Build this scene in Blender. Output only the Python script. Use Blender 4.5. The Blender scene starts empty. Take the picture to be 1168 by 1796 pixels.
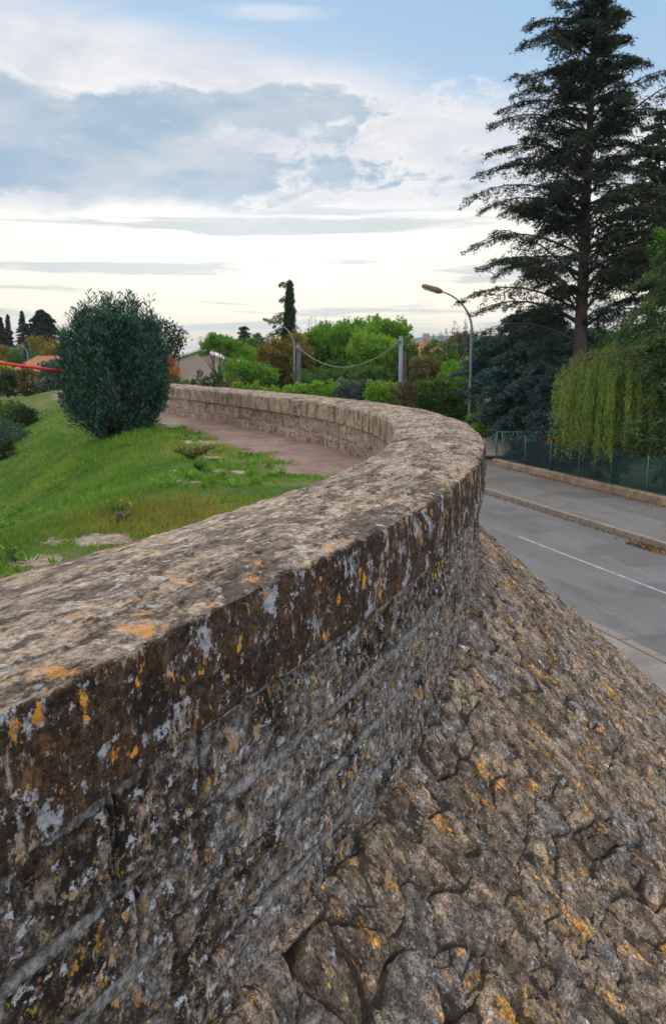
import bpy, math
import numpy as np
from math import radians as R, sin, cos, tan, atan, pi
rng = np.random.default_rng(7)
scene = bpy.context.scene
C = scene.collection

# ------------------------------------------------------------------ camera
F, CX, CY, HV = 1500.0, 584.0, 898.0, 635.0
PITCH = atan((CY-HV)/F)
CAMZ = 4.0
cam = bpy.data.cameras.new('camera')
co = bpy.data.objects.new('camera', cam); C.objects.link(co)
cam.sensor_fit = 'VERTICAL'; cam.sensor_height = 24.0; cam.lens = F/1796*24.0
co.location = (0, 0, CAMZ); co.rotation_euler = (pi/2-PITCH, 0, 0)
cam.clip_start = .05; cam.clip_end = 8000
cam.dof.use_dof = True; cam.dof.focus_distance = 3.0; cam.dof.aperture_fstop = 5.6
scene.camera = co

# ------------------------------------------------------------------ node helpers
class NT:
    def __init__(s, tree): s.t = tree; s.n = tree.nodes; s.l = tree.links
    def new(s, k, **kw):
        n = s.n.new(k)
        for a, b in kw.items(): setattr(n, a, b)
        return n
    def put(s, sock, v):
        if isinstance(v, bpy.types.NodeSocket): s.l.new(v, sock)
        elif v is not None:
            if sock.type == 'RGBA' and not hasattr(v, '__len__'): v = (v, v, v, 1)
            elif sock.type == 'RGBA' and len(v) == 3: v = (*v, 1)
            sock.default_value = v
    def m(s, op, a, b=None, c=None, clamp=False):
        n = s.new('ShaderNodeMath', operation=op, use_clamp=clamp)
        s.put(n.inputs[0], a)
        if b is not None: s.put(n.inputs[1], b)
        if c is not None: s.put(n.inputs[2], c)
        return n.outputs[0]
    def ss(s, v, a, b):
        n = s.new('ShaderNodeMapRange', interpolation_type='SMOOTHSTEP')
        s.put(n.inputs[0], v); s.put(n.inputs[1], a); s.put(n.inputs[2], b)
        n.inputs[3].default_value = 0; n.inputs[4].default_value = 1
        return n.outputs[0]
    def mr(s, v, a, b, c, d):
        n = s.new('ShaderNodeMapRange')
        for i, q in enumerate((v, a, b, c, d)): s.put(n.inputs[i], q)
        return n.outputs[0]
    def mix(s, f, a, b, mode='MIX'):
        n = s.new('ShaderNodeMix', data_type='RGBA', blend_type=mode)
        s.put(n.inputs[0], f); s.put(n.inputs[6], a); s.put(n.inputs[7], b)
        return n.outputs[2]
    def xyz(s, x, y, z):
        n = s.new('ShaderNodeCombineXYZ')
        for i, q in enumerate((x, y, z)): s.put(n.inputs[i], q)
        return n.outputs[0]
    def sep(s, v):
        n = s.new('ShaderNodeSeparateXYZ'); s.put(n.inputs[0], v); return n.outputs
    def mapv(s, v, scale=(1, 1, 1), loc=(0, 0, 0)):
        n = s.new('ShaderNodeMapping'); s.put(n.inputs[0], v)
        n.inputs[1].default_value = loc; n.inputs[3].default_value = scale
        return n.outputs[0]
    def noise(s, v, scale, detail=4, rough=.55, dist=0, col=False):
        n = s.new('ShaderNodeTexNoise'); s.put(n.inputs['Vector'], v)
        n.inputs['Scale'].default_value = scale; n.inputs['Detail'].default_value = detail
        n.inputs['Roughness'].default_value = rough; n.inputs['Distortion'].default_value = dist
        return n.outputs[1 if col else 0]
    def vor(s, v, scale, feature='F1', out='Distance', rnd=1):
        n = s.new('ShaderNodeTexVoronoi', feature=feature); s.put(n.inputs['Vector'], v)
        n.inputs['Scale'].default_value = scale; n.inputs['Randomness'].default_value = rnd
        return n.outputs[out]
    def attr(s, name, out='Fac'):
        n = s.new('ShaderNodeAttribute', attribute_name=name); return n.outputs[out]
    def ramp(s, v, stops):
        n = s.new('ShaderNodeValToRGB'); s.put(n.inputs[0], v)
        e = n.color_ramp.elements
        while len(e) < len(stops): e.new(.5)
        for q, (p, c) in zip(e, stops): q.position = p; q.color = (*c, 1) if len(c) == 3 else c
        return n.outputs[0]
    def bump(s, h, strength=.5, dist=.01, normal=None):
        n = s.new('ShaderNodeBump'); n.inputs['Strength'].default_value = strength
        n.inputs['Distance'].default_value = dist; s.put(n.inputs['Height'], h)
        if normal is not None: s.l.new(normal, n.inputs['Normal'])
        return n.outputs[0]

def s2l(r, g, b):
    f = lambda c: (c/255/12.92) if c/255 <= .04045 else ((c/255+.055)/1.055)**2.4
    return (f(r), f(g), f(b))

# ------------------------------------------------------------------ world: broken evening overcast
SUN_EL, SUN_AZ = R(9), R(-7)
world = bpy.data.worlds.new('World'); scene.world = world; world.use_nodes = True
w = NT(world.node_tree); w.n.clear()
tc = w.new('ShaderNodeTexCoord'); d = tc.outputs['Generated']
X_, Y_, Z_ = w.sep(d)
sky = w.new('ShaderNodeTexSky', sky_type='NISHITA'); sky.sun_disc = False
sky.sun_elevation = SUN_EL; sky.sun_rotation = SUN_AZ; sky.air_density = 1; sky.dust_density = 1.2; sky.ozone_density = 2
el = w.m('MULTIPLY', w.m('ARCSINE', Z_), 57.2958)
az = w.m('MULTIPLY', w.m('ARCTAN2', X_, Y_), 57.2958)
cz = w.m('ADD', w.m('MAXIMUM', Z_, 0), .10)
pl = w.xyz(w.m('DIVIDE', X_, cz), w.m('DIVIDE', Y_, cz), 0)           # cloud deck seen in perspective
ang = w.xyz(az, w.m('MULTIPLY', el, 2.2), 0)
n1 = w.noise(w.mapv(ang, (.055, .075, 1), (3.1, 1.2, 0)), 1, 6, .55, .4)
n2 = w.noise(w.mapv(ang, (.075, .085, 1), (5.1, 6.6, 0)), 1, 10, .58, .15)
n3 = w.noise(w.mapv(ang, (.05, .30, 1), (1.7, 9.3, 0)), 1, 8, .62, .5)     # long streaks near the horizon
n4 = w.noise(w.mapv(pl, (.5, .5, 1), (2, 4, 0)), 1, 6, .6, .3)
wel = w.m('ADD', el, w.m('MULTIPLY', w.m('SUBTRACT', n1, .5), 7.0))
# clear light blue high up, stronger to the right
blue = w.mix(w.ss(el, 10, 24), s2l(184, 212, 238), s2l(158, 199, 237))
clear = w.mix(.10, blue, w.mix(1.0, sky.outputs[0], (.1, .1, .1), 'MULTIPLY'))
pale = w.mix(w.ss(n2, .35, .6), s2l(212, 218, 230), s2l(243, 243, 245))
f_pale = w.m('MULTIPLY', w.ss(w.m('ADD', wel, w.m('MULTIPLY', az, .18)), 19.5, 15.0), 1)
col = w.mix(f_pale, clear, pale)
# bank of grey-blue cloud, heavier to the left
nb_ = w.noise(w.mapv(ang, (.17, .17, 1), (5.1, 6.6, 0)), 1, 9, .60, .3)
def gs(a, e, sa, se, wt):
    q = w.m('ADD', w.m('POWER', w.m('DIVIDE', w.m('SUBTRACT', az, a), sa), 2), w.m('POWER', w.m('DIVIDE', w.m('SUBTRACT', el, e), se), 2))
    return w.m('MULTIPLY', w.m('POWER', 2.718, w.m('MULTIPLY', q, -1)), wt)
D_ = None
for b_ in [(-19, 12.3, 11, 2.9, 1.0), (-9, 11.6, 6.5, 2.3, .85), (-2.6, 15.3, 5.0, 1.5, .8), (.6, 12.2, 2.6, 1.5, .6), (8.6, 11.2, 4.0, 1.3, .62), (-22, 15, 5, 1.4, .6), (-10.5, 15.1, 2.6, .9, .6), (16, 13, 6, 1.2, .35), (-4, 20.3, 5, .6, .35), (-35, 13, 10, 4, .8), (35, 14, 10, 3, .7)]:
    g_ = gs(*b_); D_ = g_ if D_ is None else w.m('ADD', D_, g_)
nb2 = w.noise(w.mapv(ang, (.42, .36, 1), (2.1, 8.6, 0)), 1, 8, .66, .3)
D_ = w.m('ADD', D_, w.m('ADD', w.m('MULTIPLY', w.m('SUBTRACT', nb_, .5), w.m('MULTIPLY', w.ss(el, 20, 15.5), 1.9)), w.m('MULTIPLY', w.m('SUBTRACT', nb2, .5), w.m('MULTIPLY', w.mr(az, -20, 3, .5, 1.9), w.m('MULTIPLY', w.ss(el, 18.5, 15.5), w.ss(az, 15, 6))))))
rim = w.m('ADD', gs(-15.5, 15.6, 6, 1.1, 1), gs(0, 13.8, 4, 1.0, .7))
col = w.mix(w.m('MULTIPLY', w.m('ADD', rim, w.m('MULTIPLY', w.ss(D_, .12, .34), .5)), w.ss(nb_, .34, .55), clamp=True), col, s2l(250, 248, 247))
col = w.mix(w.m('MULTIPLY', w.ss(D_, .26, .66), .92), col, w.mix(w.ss(w.noise(w.mapv(ang, (.12, .16, 1), (1.1, 3.2, 0)), 1, 6, .55, .2), .36, .62), s2l(160, 189, 212), s2l(196, 209, 221)))
# bright cream openings low down, with grey streaks
low = w.ss(wel, 10.4, 8.6)
cream = w.mix(w.ss(el, 9, 3), s2l(247, 246, 243), s2l(255, 248, 228))
cream = w.mix(w.ss(el, 3.2, 1.2), cream, s2l(243, 228, 205))
greyl = w.mix(w.ss(el, 8, 3), s2l(203, 209, 214), s2l(213, 214, 209))
glow = w.m('POWER', 2.718, w.m('MULTIPLY', w.m('ADD', w.m('POWER', w.m('DIVIDE', w.m('SUBTRACT', az, -5), 15), 2), w.m('POWER', w.m('DIVIDE', w.m('SUBTRACT', el, 6), 4), 2)), -1))
bands = w.m('SUBTRACT', w.m('ADD', gs(-3, 7.2, 40, .75, .10), gs(-6, 4.7, 22, .8, .10)), w.m('ADD', w.m('ADD', gs(-14, 8.45, 9, .35, .10), gs(2, 8.3, 6, .35, .10)), w.m('ADD', gs(-4, 5.9, 40, .5, .11), gs(0, 3.2, 40, .8, .08))))
lowc = w.mix(w.ss(w.m('ADD', w.m('ADD', n3, bands), w.m('MULTIPLY', glow, .05)), .405, .50), greyl, cream)
lowc = w.mix(1.0, lowc, (1.13, 1.12, 1.07), 'MULTIPLY'); col = w.mix(low, col, lowc)
wisps = w.m('MULTIPLY', w.ss(w.noise(w.mapv(ang, (.16, .2, 1), (4.7, 15.2, 0)), 1, 8, .62, .3), .50, .66), w.m('MULTIPLY', w.ss(el, 8, 11), w.ss(el, 20, 15)))
col = w.mix(w.m('MULTIPLY', wisps, .25), col, s2l(243, 240, 240))
col = w.mix(1.0, col, w.m('ADD', 1.0, w.m('MULTIPLY', glow, .22)), 'MULTIPLY')
# rest of the dome, above and behind: even pale overcast
dome = w.mix(w.ss(n4, .35, .7), (1.25, 1.30, 1.40), (2.0, 1.9, 1.78))
col = w.mix(w.ss(el, 22, 34), col, dome)
col = w.mix(w.ss(w.m('ABSOLUTE', az), 45, 80), col, dome)
bg = w.new('ShaderNodeBackground'); w.put(bg.inputs[0], col); bg.inputs[1].default_value = 1.0
wo = w.new('ShaderNodeOutputWorld'); w.l.new(bg.outputs[0], wo.inputs[0])

sun = bpy.data.lights.new('sun', 'SUN'); so = bpy.data.objects.new('sun', sun); C.objects.link(so)
sun.energy = 1.1; sun.angle = R(10); sun.color = (1.0, .82, .62)
from mathutils import Vector
so.rotation_euler = Vector((-sin(SUN_AZ)*-1*cos(SUN_EL), cos(SUN_AZ)*cos(SUN_EL), sin(SUN_EL))).to_track_quat('Z', 'Y').to_euler()

scene.render.engine = 'CYCLES'
scene.view_settings.view_transform = 'Standard'; scene.view_settings.look = 'None'
scene.view_settings.exposure = 0.0; scene.view_settings.gamma = 1.0

# ------------------------------------------------------------------ object helpers
def thing(name, label, cat, loc=(0, 0, 0), group=None):
    o = bpy.data.objects.new(name, None); C.objects.link(o); o.empty_display_size = .3
    o.location = loc; o['label'] = label; o['category'] = cat
    if group: o['group'] = group
    return o
def tag(o, label=None, cat=None, group=None, kind=None):
    for k, v in (('label', label), ('category', cat), ('group', group), ('kind', kind)):
        if v: o[k] = v
    return o
def wloc(o):
    v = np.zeros(3)
    while o is not None: v += np.array(o.location); o = o.parent
    return v
def mk(name, V, Fs, mat=None, parent=None, attrs=None, smooth=True, origin=None):
    """V (n,3) world coords; Fs: list of (m,k) int arrays -> ONE mesh object"""
    V = np.asarray(V, dtype=np.float64)
    if isinstance(Fs, np.ndarray): Fs = [Fs]
    Fs = [np.asarray(f) for f in Fs if len(f)]
    off = wloc(parent) if parent is not None else (np.array(origin, float) if origin is not None else np.zeros(3))
    me = bpy.data.meshes.new(name)
    me.vertices.add(len(V)); me.vertices.foreach_set('co', (V-off).astype(np.float32).ravel())
    tot = sum(f.size for f in Fs); npoly = sum(len(f) for f in Fs)
    me.loops.add(tot); me.loops.foreach_set('vertex_index', np.concatenate([f.ravel() for f in Fs]).astype(np.int32))
    me.polygons.add(npoly)
    cnt = np.concatenate([np.full(len(f), f.shape[1]) for f in Fs]); st = np.concatenate([[0], np.cumsum(cnt)[:-1]])
    me.polygons.foreach_set('loop_start', st.astype(np.int32))
    me.polygons.foreach_set('use_smooth', np.full(npoly, smooth))
    if attrs:
        for k, a in attrs.items():
            a = np.asarray(a, dtype=np.float32)
            if a.ndim == 1: at_ = me.attributes.new(k, 'FLOAT', 'POINT'); at_.data.foreach_set('value', a)
            else: at_ = me.attributes.new(k, 'FLOAT_VECTOR', 'POINT'); at_.data.foreach_set('vector', a.ravel())
    me.update(calc_edges=True); me.validate()
    o = bpy.data.objects.new(name, me); C.objects.link(o)
    if mat: me.materials.append(mat)
    if parent is not None: o.parent = parent
    elif origin is not None: o.location = origin
    return o
class MB:
    def __init__(s): s.V = []; s.F3 = []; s.F4 = []; s.n = 0
    def add(s, V, F):
        V = np.asarray(V, float); F = np.asarray(F)
        (s.F4 if F.shape[1] == 4 else s.F3).append(F+s.n); s.V.append(V); s.n += len(V); return s
    def box(s, c, h, rot=0, tilt=0):
        b = np.array([[x, y, z] for x in (-1, 1) for y in (-1, 1) for z in (-1, 1)], float)*np.array(h)
        if tilt: ct, st = cos(tilt), sin(tilt); b = np.c_[b[:, 0]*ct-b[:, 2]*st, b[:, 1], b[:, 0]*st+b[:, 2]*ct]
        cr, sr = cos(rot), sin(rot); b = np.c_[b[:, 0]*cr-b[:, 1]*sr, b[:, 0]*sr+b[:, 1]*cr, b[:, 2]]
        return s.add(b+np.array(c), [[0, 1, 3, 2], [4, 6, 7, 5], [0, 4, 5, 1], [2, 3, 7, 6], [0, 2, 6, 4], [1, 5, 7, 3]])
    def tube(s, P, r, n=7):
        P = np.asarray(P, float); m = len(P); r = np.broadcast_to(np.asarray(r, float), (m,))
        T = np.gradient(P, axis=0); T /= np.linalg.norm(T, axis=1)[:, None]+1e-9
        ref = np.where(np.abs(T[:, 2:3]) < .9, np.array([[0, 0, 1.]]), np.array([[1., 0, 0]]))
        if np.abs(T[:, 2]).max() > .5: ref = np.tile(np.array([[.03, 1., .02]]), (m, 1))
        A = np.cross(T, ref); A /= np.linalg.norm(A, axis=1)[:, None]+1e-9; B = np.cross(T, A)
        th = np.arange(n)*2*pi/n
        V = P[:, None]+r[:, None, None]*(np.cos(th)[None, :, None]*A[:, None]+np.sin(th)[None, :, None]*B[:, None])
        i = np.arange(m-1)[:, None]*n; j = np.arange(n)[None]; k = (j+1) % n
        F = np.stack([i+j, i+k, i+n+k, i+n+j], -1).reshape(-1, 4)
        s.add(V.reshape(-1, 3), F)
        V2 = np.array([P[0], P[-1]]); e = s.n; s.V.append(V2); s.n += 2
        b0 = e-m*n; j = np.arange(n); k = (j+1) % n
        s.F3.append(np.stack([np.full(n, e), b0+k, b0+j], -1)); q = b0+(m-1)*n
        s.F3.append(np.stack([np.full(n, e+1), q+j, q+k], -1)); return s
    def build(s, name, mat, parent=None, smooth=True, attrs=None, origin=None):
        Fs = []
        if s.F3: Fs.append(np.concatenate(s.F3))
        if s.F4: Fs.append(np.concatenate(s.F4))
        return mk(name, np.concatenate(s.V), Fs, mat, parent, attrs, smooth, origin)
def grid_faces(nr, nc):
    i = np.arange(nr-1)[:, None]*nc; j = np.arange(nc-1)[None]
    return np.stack([i+j, i+j+1, i+nc+j+1, i+nc+j], -1).reshape(-1, 4)
def at(u, v, Y):
    x = (u-CX)/F; yd = (v-CY)/F; Dy = cos(PITCH)-yd*sin(PITCH); Dz = -(sin(PITCH)+yd*cos(PITCH))
    return np.array([Y*x/Dy, Y, CAMZ+Y*Dz/Dy])
# numpy noise
def hsh(ix, iy, s=0):
    n = (ix.astype(np.int64)*374761393+iy.astype(np.int64)*668265263+int(s)*1442695041) & 0xffffffff
    n = ((n ^ (n >> 13))*1274126177) & 0xffffffff
    n = ((n ^ (n >> 15))*2246822519) & 0xffffffff
    return ((n ^ (n >> 16)) & 0xffffff)/16777215.
def vn(x, y, s=0):
    ix = np.floor(x); iy = np.floor(y); fx = x-ix; fy = y-iy
    fx = fx*fx*(3-2*fx); fy = fy*fy*(3-2*fy)
    a = hsh(ix, iy, s); b = hsh(ix+1, iy, s); c = hsh(ix, iy+1, s); e = hsh(ix+1, iy+1, s)
    return (a*(1-fx)+b*fx)*(1-fy)+(c*(1-fx)+e*fx)*fy
def fbm(x, y, o=4, s=0, g=.5):
    t = 0; a = 1; n = 0
    for k in range(o): t = t+a*(vn(x*2**k+13.7*k, y*2**k-7.3*k, s+k)*2-1); n += a; a *= g
    return t/n
def sst(x, a, b):
    t = np.clip((x-a)/(b-a), 0, 1); return t*t*(3-2*t)
def voro(x, y, s=0, jit=.8):
    ix = np.floor(x); iy = np.floor(y); f1 = np.full(x.shape, 9.); f2 = f1.copy(); cx = f1*0; cy = f1*0; ident = f1*0
    for dx in (-1, 0, 1):
        for dy in (-1, 0, 1):
            gx = ix+dx; gy = iy+dy
            px = gx+.5+(hsh(gx, gy, s)-.5)*jit; py = gy+.5+(hsh(gx, gy, s+5)-.5)*jit
            dd = np.hypot(px-x, py-y); nr = dd < f1
            f2 = np.where(nr, f1, np.minimum(f2, dd)); f1 = np.where(nr, dd, f1)
            cx = np.where(nr, px, cx); cy = np.where(nr, py, cy); ident = np.where(nr, hsh(gx, gy, s+9), ident)
    return f1, f2, cx, cy, ident

# ------------------------------------------------------------------ materials
def newmat(name):
    m = bpy.data.materials.new(name); m.use_nodes = True; t = NT(m.node_tree); t.n.clear()
    out = t.new('ShaderNodeOutputMaterial'); return m, t, out
def principled(t, out, col, rough=.85, normal=None, spec=.3, metal=0):
    b = t.new('ShaderNodeBsdfPrincipled'); t.put(b.inputs['Base Color'], col); t.put(b.inputs['Roughness'], rough)
    b.inputs['Specular IOR Level'].default_value = spec; b.inputs['Metallic'].default_value = metal
    if normal is not None: t.l.new(normal, b.inputs['Normal'])
    t.l.new(b.outputs[0], out.inputs[0]); return b
def plain(name, c, rough=.8, var=.15, scale=3, bump=.1, metal=0, spec=.3):
    m, t, o = newmat(name); p = t.new('ShaderNodeTexCoord').outputs['Object']
    n = t.noise(p, scale, 6, .6)
    c1 = tuple(x*(1-var) for x in c); c2 = tuple(min(1, x*(1+var)) for x in c)
    col = t.mix(t.ss(n, .3, .7), c1, c2); col = t.mix(t.ss(t.noise(p, scale*9, 4), .45, .75), col, tuple(x*(1-var*1.4) for x in c))
    principled(t, o, col, rough, t.bump(t.noise(p, scale*14, 4), bump, .01), spec, metal); return m
def layer(t, st, prev, col, scale, a, b, detail=5, rough=.6, off=0, fac=1, strx=1, stry=1, mul=None, dist=0):
    n = t.noise(t.mapv(st, (strx, stry, 1), (off*3.7, off*1.9, off)), scale, detail, rough, dist)
    k = t.ss(n, a, b)
    if fac != 1: k = t.m('MULTIPLY', k, fac)
    if mul is not None: k = t.m('MULTIPLY', k, mul)
    return t.mix(k, prev, col), k

def grain(t, st, c, scale, lo, hi, a=.40, b=.60, rough=.82, off=0, sx=1, sy=1):
    n = t.noise(t.mapv(st, (sx, sy, 1), (off, off*2.3, off)), scale, 9, rough)
    k = t.mr(t.ss(n, a, b), 0, 1, lo, hi); return t.mix(1.0, c, k, 'MULTIPLY')

def mat_coping():
    m, t, o = newmat('coping_stone'); st = t.attr('st', 'Vector'); fm = t.attr('face')
    far = t.attr('far')
    # top: weathered pinkish limestone with dark crusted patches and pores
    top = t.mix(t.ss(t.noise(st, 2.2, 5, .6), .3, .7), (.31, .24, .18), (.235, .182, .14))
    top, _ = layer(t, st, top, (.42, .33, .25), 11, .50, .61, 6, .65, 1, .8, .6)
    top, k1 = layer(t, st, top, (.060, .046, .038), 4.0, .47, .56, 9, .80, 2, .80, .5, 1.3, dist=.5)
    top, k2 = layer(t, st, top, (.04, .032, .027), 19, .53, .60, 9, .78, 3, .8, .35, 1.3)
    top, _ = layer(t, st, top, (.42, .41, .39), 24, .57, .64, 7, .6, 4, .7, .6, 1)
    top, k3 = layer(t, st, top, (.05, .04, .034), 70, .66, .72, 4, .6, 5, .9)
    top = grain(t, st, top, 42, .60, 1.40, off=3, sx=.8)
    edge = t.attr('edge')
    top, _ = layer(t, st, top, (.60, .27, .06), 8, .575, .62, 7, .7, 6, .75, mul=t.m('ADD', .25, t.m('MULTIPLY', edge, .75)))
    # outer face: dark crust with grey, tan and ochre lichens
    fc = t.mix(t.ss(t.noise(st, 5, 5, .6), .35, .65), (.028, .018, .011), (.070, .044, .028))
    fc = grain(t, st, fc, 55, .35, 1.6, .42, .58, off=7, sx=1.3)
    fc, _ = layer(t, st, fc, (.36, .285, .21), 6.5, .565, .605, 9, .78, 11, .85, 1.5, .6)
    fc, _ = layer(t, st, fc, (.15, .085, .04), 11, .56, .66, 6, .65, 12, .8, 1.3, .7)
    fc, _ = layer(t, st, fc, (.022, .017, .013), 14, .52, .60, 7, .7, 13, .85, 1.4, .8)
    fc, _ = layer(t, st, fc, (.34, .355, .40), 6.5, .555, .585, 10, .78, 14, .95, 1.2, .9)
    fc, _ = layer(t, st, fc, (.40, .40, .42), 30, .60, .65, 7, .7, 15, .85)
    fc, _ = layer(t, st, fc, (.58, .27, .04), 13, .60, .64, 7, .65, 16, .95, 1.4, .8)
    fc, _ = layer(t, st, fc, (.40, .24, .09), 30, .66, .70, 4, .6, 17, .8)
    # inner face: cleaner tan-grey with dark runs
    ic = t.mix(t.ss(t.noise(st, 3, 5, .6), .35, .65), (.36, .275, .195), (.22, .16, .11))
    ic, _ = layer(t, st, ic, (.06, .045, .034), 4, .47, .58, 8, .75, 21, .75, 1.3, .8)
    ic, _ = layer(t, st, ic, (.36, .32, .26), 12, .56, .66, 5, .6, 22, .7)
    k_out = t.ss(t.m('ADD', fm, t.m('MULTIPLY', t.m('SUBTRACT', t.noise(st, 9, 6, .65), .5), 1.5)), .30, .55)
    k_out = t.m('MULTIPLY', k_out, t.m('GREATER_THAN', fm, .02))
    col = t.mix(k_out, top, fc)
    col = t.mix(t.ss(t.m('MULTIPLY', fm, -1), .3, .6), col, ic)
    jt = t.attr('joint'); col = t.mix(jt, col, (.05, .04, .033))
    h = t.m('ADD', t.m('MULTIPLY', t.noise(st, 22, 8, .65), 1), t.m('MULTIPLY', t.noise(st, 95, 5, .6), .5))
    h = t.m('SUBTRACT', h, t.m('MULTIPLY', k3, .6)); h = t.m('SUBTRACT', h, t.m('MULTIPLY', k2, .3))
    principled(t, o, col, .9, t.bump(h, .9, .012), .2); return m

def mat_body():
    m, t, o = newmat('coursed_stone'); st = t.attr('st', 'Vector'); mo = t.attr('mort'); inn = t.attr('inner'); cid = t.attr('cid')
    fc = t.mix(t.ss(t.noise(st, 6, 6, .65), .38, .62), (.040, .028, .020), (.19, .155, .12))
    fc = t.mix(t.m('MULTIPLY', t.ss(cid, .5, .9), .5), fc, (.20, .19, .18))
    pat = t.ss(t.noise(t.mapv(st, (1, 1, 1), (9, 2, 4)), 2.6, 6, .65), .40, .58); npat = t.m('SUBTRACT', 1, t.m('MULTIPLY', pat, .8))
    opat = t.ss(t.noise(t.mapv(st, (1, 1, 1), (2, 7, 8)), 2.2, 5, .6), .44, .62)
    fc, _ = layer(t, st, fc, (.235, .235, .24), 7, .45, .56, 9, .80, 31, .75, 1.2, .9, mul=npat)
    fc = grain(t, st, fc, 38, .30, 1.55, .43, .57, off=9, sx=1.1)
    fc, _ = layer(t, st, fc, (.014, .011, .009), 13, .45, .52, 9, .8, 32, .95, 1.2, .9, mul=t.m('ADD', .3, t.m('MULTIPLY', pat, .7)))
    fc, _ = layer(t, st, fc, (.44, .32, .23), 14, .57, .63, 7, .7, 33, .8, 1.2, .9)
    fc, _ = layer(t, st, fc, (.46, .48, .54), 20, .57, .60, 8, .75, 34, .9)
    oc = t.m('MULTIPLY', t.m('ADD', .25, t.m('MULTIPLY', opat, .85)), t.m('ADD', .6, t.m('MULTIPLY', t.ss(t.attr('lpos'), 4.5, 7.5), .5)))
    fc, _ = layer(t, st, fc, (.55, .27, .04), 19, .58, .63, 6, .65, 35, .9, 1.3, .8, mul=oc)
    fc, _ = layer(t, st, fc, (.36, .27, .06), 38, .63, .68, 4, .6, 36, .7)
    mc = t.mix(t.noise(st, 10, 5), (.14, .145, .155), (.27, .27, .27))
    mc, _ = layer(t, st, mc, (.05, .043, .036), 22, .53, .63, 9, .78, 37, .8)
    mc, _ = layer(t, st, mc, (.42, .25, .06), 20, .66, .70, 5, .6, 38, .8)
    mc = grain(t, st, mc, 32, .35, 1.4, .42, .58, off=19)
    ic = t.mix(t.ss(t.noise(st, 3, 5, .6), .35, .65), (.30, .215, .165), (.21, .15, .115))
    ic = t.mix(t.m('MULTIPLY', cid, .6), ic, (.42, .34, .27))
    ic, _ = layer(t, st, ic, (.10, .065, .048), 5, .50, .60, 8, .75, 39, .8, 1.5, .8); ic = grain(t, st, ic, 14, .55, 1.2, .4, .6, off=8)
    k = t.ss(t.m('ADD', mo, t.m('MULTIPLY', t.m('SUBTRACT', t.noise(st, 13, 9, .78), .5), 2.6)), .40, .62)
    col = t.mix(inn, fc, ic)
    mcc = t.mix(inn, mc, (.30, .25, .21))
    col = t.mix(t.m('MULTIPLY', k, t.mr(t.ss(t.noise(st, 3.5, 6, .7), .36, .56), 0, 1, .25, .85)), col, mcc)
    col = t.mix(t.m('MULTIPLY', t.attr('crk'), .9), col, (.012, .010, .008))
    h = t.m('ADD', t.noise(st, 24, 8, .7), t.m('MULTIPLY', t.noise(st, 100, 5, .6), .5))
    h = t.m('MULTIPLY', h, t.m('SUBTRACT', 1, t.m('MULTIPLY', k, .6)))
    principled(t, o, col, .92, t.bump(h, .9, .014), .2); return m

def mat_slope():
    m, t, o = newmat('pitched_stone'); st = t.attr('st', 'Vector'); cid = t.attr('cid'); gap = t.attr('gap')
    c = t.mix(cid, (.10, .072, .048), (.33, .25, .18))
    c = t.mix(t.m('MULTIPLY', t.ss(t.attr('cid2'), .55, .9), .8), c, (.20, .195, .195))
    c, _ = layer(t, st, c, (.095, .078, .06), 9, .44, .60, 9, .75, 41, .8, 1, .8)
    c, _ = layer(t, st, c, (.40, .28, .195), 10, .53, .64, 9, .75, 42, .75)
    c, _ = layer(t, st, c, (.035, .028, .02), 24, .53, .61, 9, .78, 43, .9)
    c, _ = layer(t, st, c, (.20, .17, .08), 11, .60, .70, 6, .65, 44, .6)
    c, _ = layer(t, st, c, (.33, .34, .37), 15, .57, .63, 9, .78, 45, .85)
    c, _ = layer(t, st, c, (.42, .42, .42), 46, .64, .69, 5, .6, 46, .8)
    c, _ = layer(t, st, c, (.60, .29, .06), 6.5, .57, .61, 9, .78, 47, .9, 1.4, .7)
    c, _ = layer(t, st, c, (.50, .30, .05), 22, .645, .68, 6, .65, 48, .85)
    c, _ = layer(t, st, c, (.46, .47, .50), 4.5, .625, .65, 9, .75, 52, .9, 1.3, .8)
    c = grain(t, st, c, 16, .45, 1.45, .40, .60, .75, off=5, sx=.8, sy=1.1)
    c = grain(t, st, c, 95, .55, 1.5, .40, .60, .7, off=25, sx=.8, sy=1.2)
    k = t.ss(t.m('ADD', gap, t.m('MULTIPLY', t.m('SUBTRACT', t.noise(st, 22, 8, .8), .5), 1.0)), .40, .62)
    c = t.mix(t.m('MULTIPLY', k, .85), c, t.mix(t.noise(st, 9, 4), (.016, .013, .010), (.06, .052, .044)))
    h = t.m('ADD', t.noise(t.mapv(st, (.9, 1.1, 1)), 26, 9, .70), t.m('MULTIPLY', t.noise(st, 120, 5, .7), .5))
    principled(t, o, c, .9, t.bump(h, .9, .014), .22); return m

def mat_leaf(name, cols, trans=.35, rough=.6, tcol=None):
    """foliage: colour varies leaf by leaf and clump by clump"""
    m, t, o = newmat(name); r = t.attr('rnd'); c2 = t.attr('clump')
    v = t.m('ADD', t.m('MULTIPLY', r, .5), t.m('MULTIPLY', c2, .5))
    n = len(cols); col = t.ramp(v, [(i/(n-1)*.7+.15, c) for i, c in enumerate(cols)])
    b = t.new('ShaderNodeBsdfPrincipled'); t.put(b.inputs['Base Color'], col); b.inputs['Roughness'].default_value = rough
    b.inputs['Specular IOR Level'].default_value = .25
    tr = t.new('ShaderNodeBsdfTranslucent'); t.put(tr.inputs[0], t.mix(.5, col, tcol or (.25, .35, .06), 'MIX'))
    mx = t.new('ShaderNodeMixShader'); mx.inputs[0].default_value = trans
    t.l.new(b.outputs[0], mx.inputs[1]); t.l.new(tr.outputs[0], mx.inputs[2]); t.l.new(mx.outputs[0], o.inputs[0]); return m
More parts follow.
